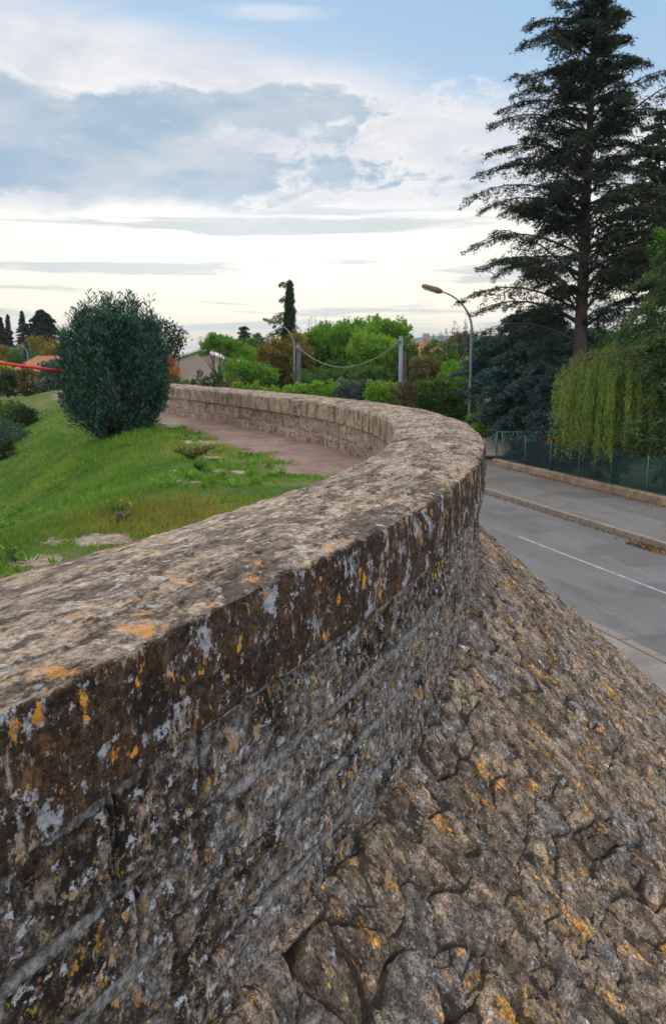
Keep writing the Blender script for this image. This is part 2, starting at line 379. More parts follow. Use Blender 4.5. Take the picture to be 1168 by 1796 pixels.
def mat_bark(name, c):
    m, t, o = newmat(name); p = t.new('ShaderNodeTexCoord').outputs['Object']
    n = t.noise(t.mapv(p, (6, 6, 1.2)), 4, 6, .65)
    principled(t, o, t.mix(t.ss(n, .35, .65), tuple(x*.55 for x in c), c), .95, t.bump(n, .8, .03)); return m

M = {}
M['coping'] = mat_coping(); M['body'] = mat_body(); M['slope'] = mat_slope()
M['bark'] = mat_bark('bark', (.11, .085, .07)); M['bark_red'] = mat_bark('bark_reddish', (.10, .068, .062))
M['metal_grey'] = plain('galvanised_metal', (.17, .22, .25), .5, .15, 2, .05, .3)
M['head_brown'] = plain('lamp_housing', (.22, .12, .06), .5, .2, 4, .05)

# ------------------------------------------------------------------ wall line in plan (outer arris of the coping)
CTRL = np.array([(-2.6, -3.2), (-1.75, -1.25), (-1.12, .2), (-.58, 1.42), (-.29, 2.08), (.12, 2.95), (.48, 3.84), (.86, 5.05), (1.13, 6.29), (1.29, 7.63), (1.33, 8.9),
                 (1.2, 10.6), (.78, 12.45), (.02, 14.5), (-1.0, 16.8), (-2.6, 20.1), (-4.75, 24.6), (-7.8, 31.5), (-11, 41), (-15, 60), (-17, 70)])
def spline(P, n=60):
    P = np.vstack([2*P[0]-P[1], P, 2*P[-1]-P[-2]]); out = []
    for i in range(1, len(P)-2):
        t = np.linspace(0, 1, n, endpoint=False)[:, None]; a, b, c, e = P[i-1:i+3]
        d1 = np.linalg.norm(c-b); m1 = (c-a)/(np.linalg.norm(b-a)+d1)*d1; m2 = (e-b)/(np.linalg.norm(e-c)+d1)*d1
        out.append((2*t**3-3*t**2+1)*b+(t**3-2*t**2+t)*m1+(-2*t**3+3*t**2)*c+(t**3-t**2)*m2)
    out.append(P[-2][None]); return np.concatenate(out)
pts = spline(CTRL)
seg = np.r_[0, np.cumsum(np.linalg.norm(np.diff(pts, axis=0), axis=1))]
LT = seg[-1]; lu = np.arange(0, LT, .05)
pu = np.c_[np.interp(lu, seg, pts[:, 0]), np.interp(lu, seg, pts[:, 1])]
ker = np.hanning(31); ker /= ker.sum()
pu = np.c_[[np.convolve(np.pad(pu[:, i], 15, mode='reflect', reflect_type='odd'), ker, 'valid') for i in (0, 1)]].T
tu = np.gradient(pu, axis=0); tu /= np.linalg.norm(tu, axis=1)[:, None]; nu = np.c_[tu[:, 1], -tu[:, 0]]
def wp(l, s, dn=0):
    """plan point at arc length l, offset s outward"""
    x = np.interp(l, lu, pu[:, 0]); y = np.interp(l, lu, pu[:, 1]); a = np.interp(l, lu, nu[:, 0]); b = np.interp(l, lu, nu[:, 1])
    return x+a*s, y+b*s
# samples along the wall get coarser with distance from the viewer
ls = [0.]
while ls[-1] < LT-.1:
    x, y = wp(ls[-1], 0); dd = math.hypot(x, y); ls.append(ls[-1]+max(.006, .0032*dd) * (3 if ls[-1] < 3.2 else 1))
ls = np.array(ls); NL = len(ls)
ZT, ZP, ZJ = 3.40, 2.75, 2.42      # coping arris, inside path, outside foot of the wall
def zj(l): return 2.46-.32*(1-sst(np.asarray(l, float), 5.6, 10.8))
CW, CH = .74, .29                  # coping width and depth

# ------------------------------------------------------------------ parapet wall
parapet = thing('parapet_wall', 'curved lichen-covered stone parapet wall with broad worn coping running from the foreground to the bush', 'wall', (float(wp(6, -.4)[0]), float(wp(6, -.4)[1]), ZJ))
def coping():
    prof = []   # s, z, face, edge
    def seg_(a, b, n, f0, f1):
        for q in np.linspace(0, 1, n, endpoint=False): prof.append((a[0]+(b[0]-a[0])*q, a[1]+(b[1]-a[1])*q, f0+(f1-f0)*q))
    seg_((-.06, -CH-.004), (0, -CH), 6, 1, 1)
    seg_((0, -CH), (0, -.026), 46, 1, .8)
    for k in range(10):
        a = k/10*pi/2; prof.append((-.020+.020*cos(a), -.026+.026*sin(a), .7-.35*k/10))
    n = 84
    for k in range(n):
        q = k/n; prof.append((-.020-(CW-.062)*q, .045*(1-(2*q-1)**2)*(1-.25*q), max(.3-q*3, 0)))
    for k in range(10):
        a = k/10*pi/2; prof.append((-(CW-.045)-.045*sin(a), -.045+.045*cos(a), -.0-.6*k/10))
    seg_((-CW, -.045), (-CW, -CH+.03), 26, -1, -1); seg_((-CW, -CH+.03), (-CW+.06, -CH+.03), 5, -1, -1)
    prof = np.array(prof); S0, Z0, FM = prof.T; W = np.r_[0, np.cumsum(np.hypot(np.diff(S0), np.diff(Z0)))]
    T = np.gradient(prof[:, :2], axis=0); T /= np.linalg.norm(T, axis=1)[:, None]+1e-9; NS, NZ = T[:, 1], -T[:, 0]
    # T points up the outer face; outward normal is (+s)
    L, Wg = np.meshgrid(ls, W, indexing='ij')
    h = .016*fbm(L*1.1, Wg*1.6, 3, 3)+.009*fbm(L*6, Wg*7, 4, 5)+.0035*fbm(L*34, Wg*34, 3, 8)
    # bitten arris
    ar = np.exp(-((Wg-W[52])/.045)**2); chip = sst(fbm(L*3.2, Wg*3+4, 4, 21), .12, .45)
    h -= ar*(.022*chip+.006)
    # bedding cracks and pits on the top
    tp = ((Z0 > -.03) & (FM >= 0) & (FM < .35))[None]*1.
    cr = np.abs(fbm(L*1.3+2, Wg*4.6, 4, 33)); h -= tp*.012*sst(cr, .035, .0)*sst(fbm(L*.8, Wg*1.5, 2, 35), -.05, .25)
    pit = fbm(L*14, Wg*20, 3, 41); h -= tp*.010*sst(pit, .42, .62)
    # joints between the long coping stones
    J = np.array([1.2, 3.9, 8.15, 10.4, 12.6, 14.7, 16.6, 18.8, 20.9, 23., 25.3, 27.6, 30, 32.5, 35, 38, 41, 44, 47, 50, 54, 58, 62, 66, 70])
    dj = np.full(L.shape, 9.)
    for k, j in enumerate(J): dj = np.minimum(dj, np.abs(L-j-.03*fbm(Wg*5, L*0+k, 3, k)))
    wj = np.maximum(.007, .0035*np.hypot(*wp(L, 0))); jm = np.exp(-(dj/wj)**2); h -= .010*jm
    # slightly different setting of each stone
    sid = np.searchsorted(J, L); hz = (hsh(sid, sid*0, 3)-.5)*.016
    S = S0[None]+h*NS[None]; Z = Z0[None]+h*NZ[None]+hz
    x, y = wp(L, S); V = np.stack([x, y, ZT+Z], -1).reshape(-1, 3)
    edge = np.exp(-((Wg-W[60])/.17)**2)
    st = np.stack([L, Wg, h*1.5], -1).reshape(-1, 3)
    FMg = np.broadcast_to(FM[None], L.shape)
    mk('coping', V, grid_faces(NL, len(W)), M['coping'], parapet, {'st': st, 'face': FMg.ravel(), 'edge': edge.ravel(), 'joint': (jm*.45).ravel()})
coping()
def body():
    # outer face
    def face(sgn, s_face, ztop, zbot, nz, courses, bl, seed, inner, mth):
        zz = np.linspace(ztop, zbot, nz); L, Zg = np.meshgrid(ls, zz, indexing='ij')
        wav = .012*fbm(L*1.1, L*0+seed, 3, seed)
        cz_ = np.array(courses); d_h = np.full(L.shape, 9.); up_ = d_h.copy()
        for k, c in enumerate(cz_):
            q = Zg-(c+wav*(1 if k else .3)); d_h = np.where(np.abs(q) < np.abs(d_h), q, d_h)
        row = np.searchsorted(-cz_, -(Zg-wav))
        # vertical joints of each course
        Lw = (L+hsh(row, row*0, seed)*3)/bl; cell = np.floor(Lw)
        j0 = cell+(hsh(cell, row, seed+1)-.5)*.5; j1 = cell+1+(hsh(cell+1, row, seed+1)-.5)*.5
        left = Lw < j0; cell = np.where(left, cell-1, np.where(Lw > j1, cell+1, cell))
        dv = np.minimum(np.abs(Lw-j0), np.abs(Lw-j1))*bl
        cid = hsh(cell, row, seed+2)
        wob = .010*fbm(L*9, Zg*9, 3, seed+3)
        mh = sst(np.abs(d_h)+wob*1.2+.012*fbm(L*3, Zg*3, 3, seed+13), mth*1.5, mth*.45); mv = sst(dv+wob, mth*.8, mth*.25)
        mort = np.maximum(mh, mv)
        mort *= sst(fbm(L*2.5, Zg*3, 3, seed+4), -.55, -.15)
        h = (cid-.5)*.012+.010*fbm(L*5, Zg*6, 4, seed+5)+.005*fbm(L*26, Zg*26, 3, seed+6)
        rag = fbm(L*11, Zg*11, 4, seed+7); h -= .014*sst(rag, .12, .35); h += .006*fbm(L*55, Zg*55, 2, seed+17)
        h = h*(1-.8*mort)+mort*(-.002+.005*fbm(L*14, Zg*18, 4, seed+8, .65))
        # thin open crack along the upper edge of each mortar ribbon
        crk = np.exp(-((d_h-mth*.75+wob)/.007)**2)*sst(fbm(L*3, Zg*2, 3, seed+9), -.1, .2)
        crv = np.exp(-((dv-mth*.35+wob)/.005)**2)*sst(fbm(L*2, Zg*3, 3, seed+10), -.3, 0)
        h -= (.010 if inner else .024)*np.maximum(crk, crv)
        x, y = wp(L, s_face+sgn*h)
        V = np.stack([x, y, Zg], -1).reshape(-1, 3); F_ = grid_faces(NL, nz)
        if sgn > 0: F_ = F_[:, ::-1]
        st = np.stack([L, Zg+(7 if inner else 0), h*1.5], -1).reshape(-1, 3)
        return V, F_, {'st': st, 'mort': mort.ravel(), 'cid': cid.ravel(), 'inner': np.full(L.size, float(inner)), 'lpos': L.ravel(), 'crk': (np.maximum(crk, crv)*(.35 if inner else 1)).ravel()}
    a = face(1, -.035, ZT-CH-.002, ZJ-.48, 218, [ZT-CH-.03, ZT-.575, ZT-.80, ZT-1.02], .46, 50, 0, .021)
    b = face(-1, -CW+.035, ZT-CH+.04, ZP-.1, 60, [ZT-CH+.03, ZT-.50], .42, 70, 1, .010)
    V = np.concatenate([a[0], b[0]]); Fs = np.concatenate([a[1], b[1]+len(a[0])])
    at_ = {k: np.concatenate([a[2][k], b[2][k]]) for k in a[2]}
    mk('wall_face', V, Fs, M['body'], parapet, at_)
body()

# ------------------------------------------------------------------ pitched stone embankment below the wall
def embankment():
    K = .90; SM = 2.9
    lz = [0.]
    while lz[-1] < LT-.1:
        x, y = wp(lz[-1], .8); dd = math.hypot(x, y)+.8; lz.append(lz[-1]+max(.008, .0038*dd)*(1 if lz[-1] > 3 else 2.5)*(6 if y > 22 else 1))
    lz = np.array(lz); ss_ = np.linspace(-.12, SM, 450)
    L, S = np.meshgrid(lz, ss_, indexing='ij')
    qx = L*1.15+.28*fbm(L*1.3, S*1.3, 3, 90); qy = S+.22*fbm(L*1.3+9, S*1.3, 3, 91)
    cs, cl = .165, .22
    row = np.floor(qy/cs); 
    f1, f2, cx, cy, cid = voro(qx/cl, qy/cs, 92, .62)
    e = f2-f1
    g1, g2, dx, dy, did = voro(qx*6.4+3, qy*8.2, 93, .95); e2 = g2-g1   # smaller packing stones
    small = sst(hsh(np.round(cid*9999), cid*0, 5), .66, .70)
    gapw = .055+.06*fbm(L*2, S*2, 2, 94)
    g_big = sst(e+.03*fbm(L*30, S*30, 2, 801), gapw*1.5, gapw*.3); g_sm = sst(e2, .12, .02)*small
    gap = np.maximum(g_big, g_sm*.8)
    dome = sst(e, 0, .07)
    tilt = (hsh(np.round(cid*9999), cid*0, 7)-.5)*(qx/cl-cx)*.05+(hsh(np.round(cid*9999), cid*0, 8)-.5)*(qy/cs-cy)*.05
    h = .012*dome+(cid-.5)*.022+tilt
    wx = L+.02*fbm(L*11, S*11, 2, 301); wy = S+.02*fbm(L*11+7, S*11, 2, 302)
    for sc, am, sd_ in ((8.5, .009, 303), (21., .005, 304)):       # angular broken facets
        _, _, ax_, ay_, ai_ = voro(wx*sc*1.15, wy*sc*.75, sd_, .95); ah = hsh(np.round(ai_*9999), ai_*0, 11)-.5; bh = hsh(np.round(ai_*9999), ai_*0, 12)-.5
        h += am*((ai_-.5)+1.6*ah*(wx*sc*1.15-ax_)+1.6*bh*(wy*sc*.75-ay_))
    # broken, stepped faces of the stones
    step_ = fbm(qx*5.5+cid*40, qy*4.2, 4, 95); h += .016*(np.floor(step_*6)/6*.8+step_*.3)
    sl_ = fbm(qx*9+cid*30, qy*3.2+cid*9, 4, 195); h += .010*(np.floor(sl_*7)/7)
    h += .012*fbm(L*15, S*11, 4, 96, .65); rg = 1-np.abs(fbm(L*26+3, S*20, 3, 196, .6))*2; h += .005*rg*rg; h += .008*(hsh(np.floor(L*38+fbm(L*9, S*9, 2, 6)*3), np.floor(S*30+fbm(L*9+5, S*9, 2, 7)*3), 4)-.5)*sst(fbm(L*4, S*4, 3, 88), -.3, .3); h += .006*fbm(L*48, S*42, 2, 97, .7)
    deep = sst(fbm(L*2.8, S*3.2, 3, 98), .2, .4)
    h -= gap*(.020+.05*deep)
    h *= sst(S, -.12, .02)*.8+.2
    z = zj(L)-K*np.clip(S, 0, None)+.05*sst(S, .12, -.1)
    foot = sst(S, SM-.35, SM); 
    nlen = math.hypot(1, K); x, y = wp(L, S+h*K/nlen*1.0); z = z+h/nlen+.02*fbm(L*.7, S*.7, 2, 99)
    z = np.maximum(z, -.3)
    V = np.stack([x, y, z], -1).reshape(-1, 3); F_ = grid_faces(len(lz), len(ss_))[:, ::-1]
    st = np.stack([L, S, 20+h*1.6], -1).reshape(-1, 3)
    em = thing('stone_embankment', 'steep bank of rough lichened pitching stones falling from the parapet wall to the road', 'embankment', (float(wp(6, 1.3)[0]), float(wp(6, 1.3)[1]), 0))
    mk('stone_pitching', V, F_, M['slope'], em, {'st': st, 'cid': cid.ravel(), 'cid2': hsh(np.round(cid*9999), cid*0, 6).ravel(), 'gap': gap.ravel()})
embankment()

# ------------------------------------------------------------------ ground, road and pavements
R0 = np.array([4.47, 10.97]); RT = np.array([-.294, .956]); RN = np.array([.956, .294])
def rp(a, b): return R0+RT*a+RN*b
def mat_asphalt(name, base, warm=0):
    m, t, o = newmat(name); p = t.new('ShaderNodeTexCoord').outputs['Object']
    c = t.mix(t.ss(t.noise(p, .35, 5, .6), .3, .7), tuple(x*.86 for x in base), tuple(x*1.12 for x in base))
    rot = t.new('ShaderNodeMapping'); t.put(rot.inputs[0], p); rot.inputs[2].default_value = (0, 0, -math.atan2(RT[1], RT[0]))
    pr_ = t.mapv(rot.outputs[0], (.10, 1, 1)); c = t.mix(t.m('MULTIPLY', t.ss(t.noise(pr_, 1.5, 6, .6), .42, .66), .7), c, tuple(x*1.32 for x in base))
    c = t.mix(t.m('MULTIPLY', t.ss(t.noise(t.mapv(rot.outputs[0], (.3, 1, 1), (5, 5, 0)), 1.1, 7, .65), .52, .62), .55), c, tuple(x*.6 for x in base))
    c = t.mix(t.m('MULTIPLY', t.ss(t.noise(p, 22, 6, .8), .46, .62), .55), c, tuple(x*1.45 for x in base))
    cr = t.vor(t.mapv(p, (1, 1, 1)), .5, 'DISTANCE_TO_EDGE')
    crn = t.m('ADD', cr, t.m('MULTIPLY', t.noise(p, 5, 4), .03))
    c = t.mix(t.m('MULTIPLY', t.ss(crn, .014, .004), .45), c, tuple(x*.5 for x in base))
    c = t.mix(t.m('MULTIPLY', t.ss(t.noise(t.mapv(p, (1, 1, 1), (3, 8, 0)), .28, 3, .4), .56, .575), .45), c, tuple(x*.62 for x in base))
    principled(t, o, c, .82, t.bump(t.noise(p, 80, 3), .3, .008), .3); return m
M['asphalt'] = mat_asphalt('asphalt', (.125, .124, .130))
M['asphalt_walk'] = mat_asphalt('asphalt_pavement', (.135, .128, .124))
M['concrete'] = plain('pale_concrete', (.23, .215, .20), .9, .22, 1.6, .25)
def mat_kerb():
    m, t, o = newmat('kerb_concrete'); p = t.new('ShaderNodeTexCoord').outputs['Object']
    rot = t.new('ShaderNodeMapping'); t.put(rot.inputs[0], p); rot.inputs[2].default_value = (0, 0, -math.atan2(RT[1], RT[0])); X = t.sep(rot.outputs[0])[0]
    fr = t.m('ABSOLUTE', t.m('SUBTRACT', t.m('FRACT', X), .5)); c = t.mix(t.noise(p, 2, 6, .65), (.17, .145, .125), (.31, .275, .24))
    c = t.mix(t.m('MULTIPLY', t.ss(t.noise(p, 9, 6, .7), .52, .62), .6), c, (.12, .08, .055)); c = t.mix(t.ss(fr, .485, .493), c, (.05, .04, .035))
    principled(t, o, c, .9, t.bump(t.noise(p, 30, 5), .3, .01), .2); return m
M['kerb'] = mat_kerb()
M['white_paint'] = plain('road_paint', (.33, .335, .35), .8, .35, 5, .1)
M['soil'] = plain('dark_soil', (.05, .055, .03), .95, .4, 2, .5)
def strip(name, a0, a1, b0, b1, z, mat, nseg=40, kind='structure', thick=0):
    a = np.linspace(a0, a1, nseg); B = (b0, b1); V = []
    for q in a:
        for b in B: V.append((*rp(q, b), z))
    V = np.array(V); Fs = grid_faces(nseg, 2)
    if thick:
        V2 = V.copy(); V2[:, 2] -= thick; n = len(V)
        i = np.arange(nseg-1)*2
        side = np.concatenate([np.stack([i, i+2, n+i+2, n+i], -1), np.stack([i+1, n+i+1, n+i+3, i+3], -1), [[0, n, n+1, 1]], [[n-2, n-1, 2*n-1, 2*n-2]]])
        V = np.concatenate([V, V2]); Fs = np.concatenate([Fs[:, ::-1], side])
    else: Fs = Fs[:, ::-1]
    return tag(mk(name, V, Fs, mat, None, smooth=False), kind=kind)
def quad(name, x0, x1, y0, y1, z, mat, kind='structure'):
    V = np.array([(x0, y0, z), (x1, y0, z), (x1, y1, z), (x0, y1, z)]); return tag(mk(name, V, np.array([[0, 1, 2, 3]]), mat, smooth=False), kind=kind)
quad('ground', -3000, 3000, -500, 5000, -.02, M['soil'])
strip('road', -30, 26, -1.0, 5.2, 0, M['asphalt'])
quad('side_road', -6, 60, 31.2, 35.7, .004, M['asphalt'])
strip('near_pavement', -30, 20, -3.6, -.16, .09, M['concrete'], thick=.13)
strip('kerb', -30, 20, -.155, 0.0, .10, M['kerb'], thick=.14)
strip('kerb', -30, 20.2, 4.68, 4.84, .13, M['kerb'], thick=.14)
strip('pavement', -30, 20.2, 4.843, 8.0, .12, M['asphalt_walk'], thick=.13)
for i, (a0, a1) in enumerate([(-7.0, -2.0), (3.05, 9.0) if False else (-1.2, 8.2), (10.2, 14.6), (17.5, 20)]):
    strip('lane_marking', a0, a1, 2.31, 2.385, .005, M['white_paint'], 12)
strip('garden', -30, 21, 8.35, 40, .10, M['soil'])

# ---- inner terrain: promenade, worn path, grass bank
PUi = pu[::4]; 
def qdist(x, y):
    """signed distance inward from the coping's outer line (positive inside)"""
    x = np.asarray(x, float); y = np.asarray(y, float); sh = x.shape; X = x.ravel(); Y = y.ravel(); out = np.empty(X.size); LL = np.empty(X.size)
    for i in range(0, X.size, 20000):
        dx = X[i:i+20000, None]-PUi[None, :, 0]; dy = Y[i:i+20000, None]-PUi[None, :, 1]
        k = np.argmin(dx*dx+dy*dy, 1); nn = nu[::4][k]; ar = np.arange(len(k)); tt = tu[::4][k]
        LL[i:i+20000] = lu[::4][k]+dx[ar, k]*tt[:, 0]+dy[ar, k]*tt[:, 1]
        s = -(dx[ar, k]*nn[:, 0]+dy[ar, k]*nn[:, 1])
        dd = np.sqrt(dx[ar, k]**2+dy[ar, k]**2); out[i:i+20000] = np.where(s > 0, np.maximum(s, dd*.98), -dd)
    return out.reshape(sh), LL.reshape(sh)
def terr(x, y):
    q, l = qdist(x, y); e = np.clip(3.45-.075*(y-7), 1.9, 3.7)+.2*fbm(x*.25, y*.25, 2, 12); low = 1.25-.026*np.clip(y-22, 0, 26)
    z = ZP-low*sst(q, e-.4, e+3.2)-.1*sst(q, e+3, e+20)
    z = z+.03*fbm(x*.7, y*.7, 3, 14)*sst(q, .8, 2)+.07*fbm(x*.5, y*.5, 3, 15)*sst(q, e, e+2)
    return z, q, l
def dirtmask(x, y, q, l):
    wpath = .55+.65*sst(y, 8.5, 11)
    f = fbm(x*1.1, y*2.6, 4, 61)
    f = f+.5*fbm(x*2.6, y*5, 3, 62); path = sst(q-CW+.55*f*np.minimum(1, np.abs(y)/8), wpath+.12, wpath-.12)*sst(y, 7.8, 9.8)
    # bare pale patches
    p = 0*x
    for (u, v, ru, rv) in ((338, 775, .55, .9), (375, 802, .35, .35), (385, 826, .55, .25), (330, 846, .32, .22), (175, 950, .34, .28), (85, 985, .26, .2), (480, 770, .4, .5), (300, 740, .5, 1.2)):
        D = CAMZ-ZP; xx = (u-CX)/F; yd = (v-CY)/F; t = D/(sin(PITCH)+yd*cos(PITCH)); px, py = xx*t, t*(cos(PITCH)-yd*sin(PITCH))
        p = np.maximum(p, .8-np.hypot((x-px)/ru/1.5, (y-py)/rv/1.5))
    pale = sst(p*.9+.95*fbm(x*3.2, y*1.7, 5, 66, .65), .38, .58)*(p > 0)
    return path, pale
def mat_terrain():
    m, t, o = newmat('meadow_and_path'); p = t.new('ShaderNodeTexCoord').outputs['Object']
    g = t.mix(t.ss(t.noise(p, .8, 5), .35, .65), (.045, .095, .016), (.10, .135, .026))
    g = t.mix(t.m('MULTIPLY', t.ss(t.noise(p, 1.7, 5), .52, .66), .6), g, (.19, .145, .055))
    g = t.mix(t.m('MULTIPLY', t.ss(t.noise(p, 26, 4), .45, .7), .5), g, (.03, .07, .012))
    d_ = t.mix(t.ss(t.noise(p, 2.4, 6, .65), .35, .65), (.20, .125, .108), (.29, .205, .175))
    d_ = t.mix(t.m('MULTIPLY', t.ss(t.noise(p, 40, 4), .5, .68), .6), d_, (.10, .06, .05))
    d_ = t.mix(t.m('MULTIPLY', t.ss(t.noise(p, 75, 3), .6, .7), .5), d_, (.45, .38, .33))
    wl = t.mix(t.ss(t.noise(p, 14, 8, .8), .42, .58), (.38, .31, .245), (.17, .13, .095))
    c = t.mix(t.attr('path'), g, d_); c = t.mix(t.attr('pale'), c, wl)
    principled(t, o, c, .95, t.bump(t.noise(p, 45, 6, .7), .6, .02), .15); return m
def terrain():
    r = 1.4*1.0125**np.arange(330); th = np.linspace(R(-75), R(22), 760)
    Rr, Th = np.meshgrid(r, th, indexing='ij'); x = Rr*np.sin(Th); y = Rr*np.cos(Th)
    z, q, l = terr(x, y); pa, pl_ = dirtmask(x, y, q, l); z = z-.012*pa+.01*fbm(x*5, y*5, 3, 71)
    ok = (q > .3).ravel(); Fs = grid_faces(*x.shape); Fs = Fs[ok[Fs].all(1)][:, ::-1]
    used = np.zeros(x.size, bool); used[Fs.ravel()] = True; idx = np.cumsum(used)-1
    V = np.stack([x, y, z], -1).reshape(-1, 3)[used]
    tag(mk('meadow', V, idx[Fs], mat_terrain(), None, {'path': pa.ravel()[used], 'pale': pl_.ravel()[used]}), kind='structure')
terrain()

# ------------------------------------------------------------------ foliage toolkit
def unit(v): return v/(np.linalg.norm(v, axis=-1, keepdims=True)+1e-9)
def blades(P, D, length, width, rs, clump=None, tri=False, bend=0):
    """leaf faces centred at P, long axis D; returns V, F, attrs"""
    n = len(P); D = unit(D); B = unit(np.cross(D, rs.normal(size=(n, 3)))); L = np.broadcast_to(length, (n,))[:, None]; Wd = np.broadcast_to(width, (n,))[:, None]
    if tri:
        V = np.stack([P-B*Wd*.5, P+B*Wd*.5, P+D*L], 1); F_ = np.arange(n*3).reshape(n, 3); k = 3
    else:
        V = np.stack([P-D*L*.5, P+B*Wd*.5, P+D*L*.5, P-B*Wd*.5], 1); F_ = np.arange(n*4).reshape(n, 4); k = 4
    r = np.repeat(rs.random(n), k); c = np.repeat(clump if clump is not None else rs.random(n), k)
    return V.reshape(-1, 3), F_, {'rnd': r, 'clump': c}
def join(parts):
    V = []; F_ = []; A = {}; n = 0
    for v, f, a in parts:
        V.append(v); F_.append(f+n); n += len(v)
        for k, x in a.items(): A.setdefault(k, []).append(x)
    return np.concatenate(V), np.concatenate(F_), {k: np.concatenate(x) for k, x in A.items()}
def ball(n, rs): return unit(rs.normal(size=(n, 3)))
def clumped(center, rad, nclump, per, clr, leaf, lw, rs, up=.3, shell=.75, zmin=None, flat=1.0, lump=.18, outw=.7):
    """crown = many leaf clumps spread over and inside an uneven ellipsoid"""
    c = np.array(center); rad = np.array(rad)
    d_ = ball(nclump, rs); r = shell+(1-shell)*rs.random(nclump)**.6; inner = rs.random(nclump) < .25; r[inner] *= rs.random(inner.sum())*.8+.2
    a = np.arctan2(d_[:, 1], d_[:, 0]); q = 1+lump*(np.sin(a*3+rs.random()*6)+np.sin(d_[:, 2]*5+a*2+rs.random()*6))*.5+lump*(rs.random(nclump)-.5)
    cc = c+d_*rad*(r*q)[:, None]
    cr = clr*(.6+.8*rs.random(nclump)); tone = rs.random(nclump)
    k = np.repeat(np.arange(nclump), per); dd = ball(len(k), rs); rr = (rs.random(len(k))**.4)
    P = cc[k]+dd*(cr[k]*rr)[:, None]*np.array([1, 1, flat])
    D = unit(dd*outw+d_[k]*.5+np.array([0, 0, up])+rs.normal(size=dd.shape)*.45)
    if zmin is not None: kp = P[:, 2] > zmin; P = P[kp]; D = D[kp]; k = k[kp]
    sz = leaf*(.6+.8*rs.random(len(P)))
    return blades(P, D, sz, sz*lw, rs, tone[k]), cc
def limbs(base, targets, r0, rs, bole=.35):
    mb = MB(); b = np.array(base, float); top = targets.mean(0); fork = b+(top-b)*bole; fork[2] = b[2]+(top[2]-b[2])*bole
    mid = (b+fork)/2+rs.normal(size=3)*r0*.4
    mb.tube([b, mid, fork], [r0, r0*.85, r0*.7], 8)
    for tg in targets:
        m1 = fork+(tg-fork)*.45+rs.normal(size=3)*np.linalg.norm(tg-fork)*.08; m1[2] += .05*np.linalg.norm(tg-fork)
        mb.tube([fork, m1, tg], [r0*.5, r0*.3, r0*.08], 5)
    return mb
def broadleaf(name, label, cat, base, crowns, mat, rs, leaf=.16, lw=.55, bark='bark', r0=.14, bole=.35, group=None, nl=1.0, nt=7, up=.3, clr=.35, outw=.7, flat=1.0, shell=.7, per=46):
    """crowns: list of (center, radii, nclump)"""
    t = thing(name, label, cat, tuple(base), group); parts = []; tg = []
    for c, r, n in crowns:
        p, cc = clumped(c, r, int(n*nl), per, clr, leaf, lw, rs, up, shell, base[2]+.02, flat, outw=outw); parts.append(p)
        tg.append(cc[rs.choice(len(cc), min(nt, len(cc)), replace=False)])
    V, F_, A = join(parts); mk('crown', V, F_, mat, t, A, False)
    limbs(base, np.concatenate(tg), r0, rs, bole).build('trunk', M[bark], t); return t

def conifer(name, label, cat, base, H, env, mat, rs, nb=90, r0=.25, rise=.45, droop=.5, leaf=.16, lw=.3, z0=.2, sub=12, tuft=16, bark='bark', extra=(), hang=.15, group=None, lean=(0, 0), spread=.34, trunk_top=1.0, subang=.75, thick=.05, scat=1.0):
    """env(t)-> branch reach at relative height t; branches rise, level and droop at the tips"""
    t = thing(name, label, cat, tuple(base), group); b = np.array(base, float); mb = MB()
    zz = np.linspace(0, 1, 14); ax = lambda q: b+np.stack([lean[0]*q+.03*np.sin(q*7)*H*.03, lean[1]*q, q*H], -1)
    mb.tube(ax(zz), r0*(1-zz*.93)+.015, 9)
    P_ = []; D_ = []; K_ = []
    todo = []
    for i in range(nb):
        q = z0+(1-z0)*((i+rs.random())/nb)**.9; a = i*2.39996+rs.normal()*.3; todo.append((q, a, env(q)*(.72+.4*rs.random()), rise*(.45+1.05*rs.random())))
    todo += list(extra)
    for bi, (q, a, Lb, rz) in enumerate(todo):
        if Lb <= .02: continue
        s0 = ax(np.array(q)); dr = np.array([cos(a), sin(a), 0]); tt = np.linspace(0, 1, 7)
        zc = rz*tt-droop*(tt**2.2); pts_ = s0+dr*Lb*tt[:, None]+np.array([0, 0, 1])*(Lb*zc)[:, None]
        side_ = np.array([-dr[1], dr[0], 0]); pts_ += side_*(Lb*.06*rs.normal()*tt**2)[:, None]
        mb.tube(pts_, np.linspace(max(.012, thick*Lb**.5*.55), .008, 7), 5)
        ns = max(4, int(sub*min(1.6, Lb/1.5+.35)))
        for k in range(ns):
            f = .12+.88*(k+rs.random())/ns; p0 = np.array([np.interp(f, tt, pts_[:, j]) for j in range(3)])
            sl = Lb*spread*(1.15-f)*(.5+.8*rs.random())+.12; sg = 1 if k % 2 else -1
            sd = unit(dr*(1-subang+.3*rs.random())+side_*sg*subang+np.array([0, 0, .12*rs.normal()])); p1 = p0+sd*sl+np.array([0, 0, -hang*sl*(.5+rs.random())])
            m_ = int(tuft*(.5+.7*sl)); f2 = rs.random(m_)**.8
            pp = p0+(p1-p0)*f2[:, None]+rs.normal(size=(m_, 3))*np.array([.05, .05, .03])*(1+sl*.5)*scat
            pp[:, 2] -= hang*.25*rs.random(m_)
            P_.append(pp); D_.append(unit(sd*.8+rs.normal(size=(m_, 3))*.6+np.array([0, 0, -hang*.6]))); K_.append(np.full(m_, rs.random()))
    P_ = np.concatenate(P_); D_ = np.concatenate(D_); K_ = np.concatenate(K_); sz = leaf*(.55+.9*rs.random(len(P_)))
    V, F_, A = blades(P_, D_, sz, sz*lw, rs, K_)
    mk('crown', V, F_, mat, t, A, False); mb.build('trunk', M[bark], t); return t

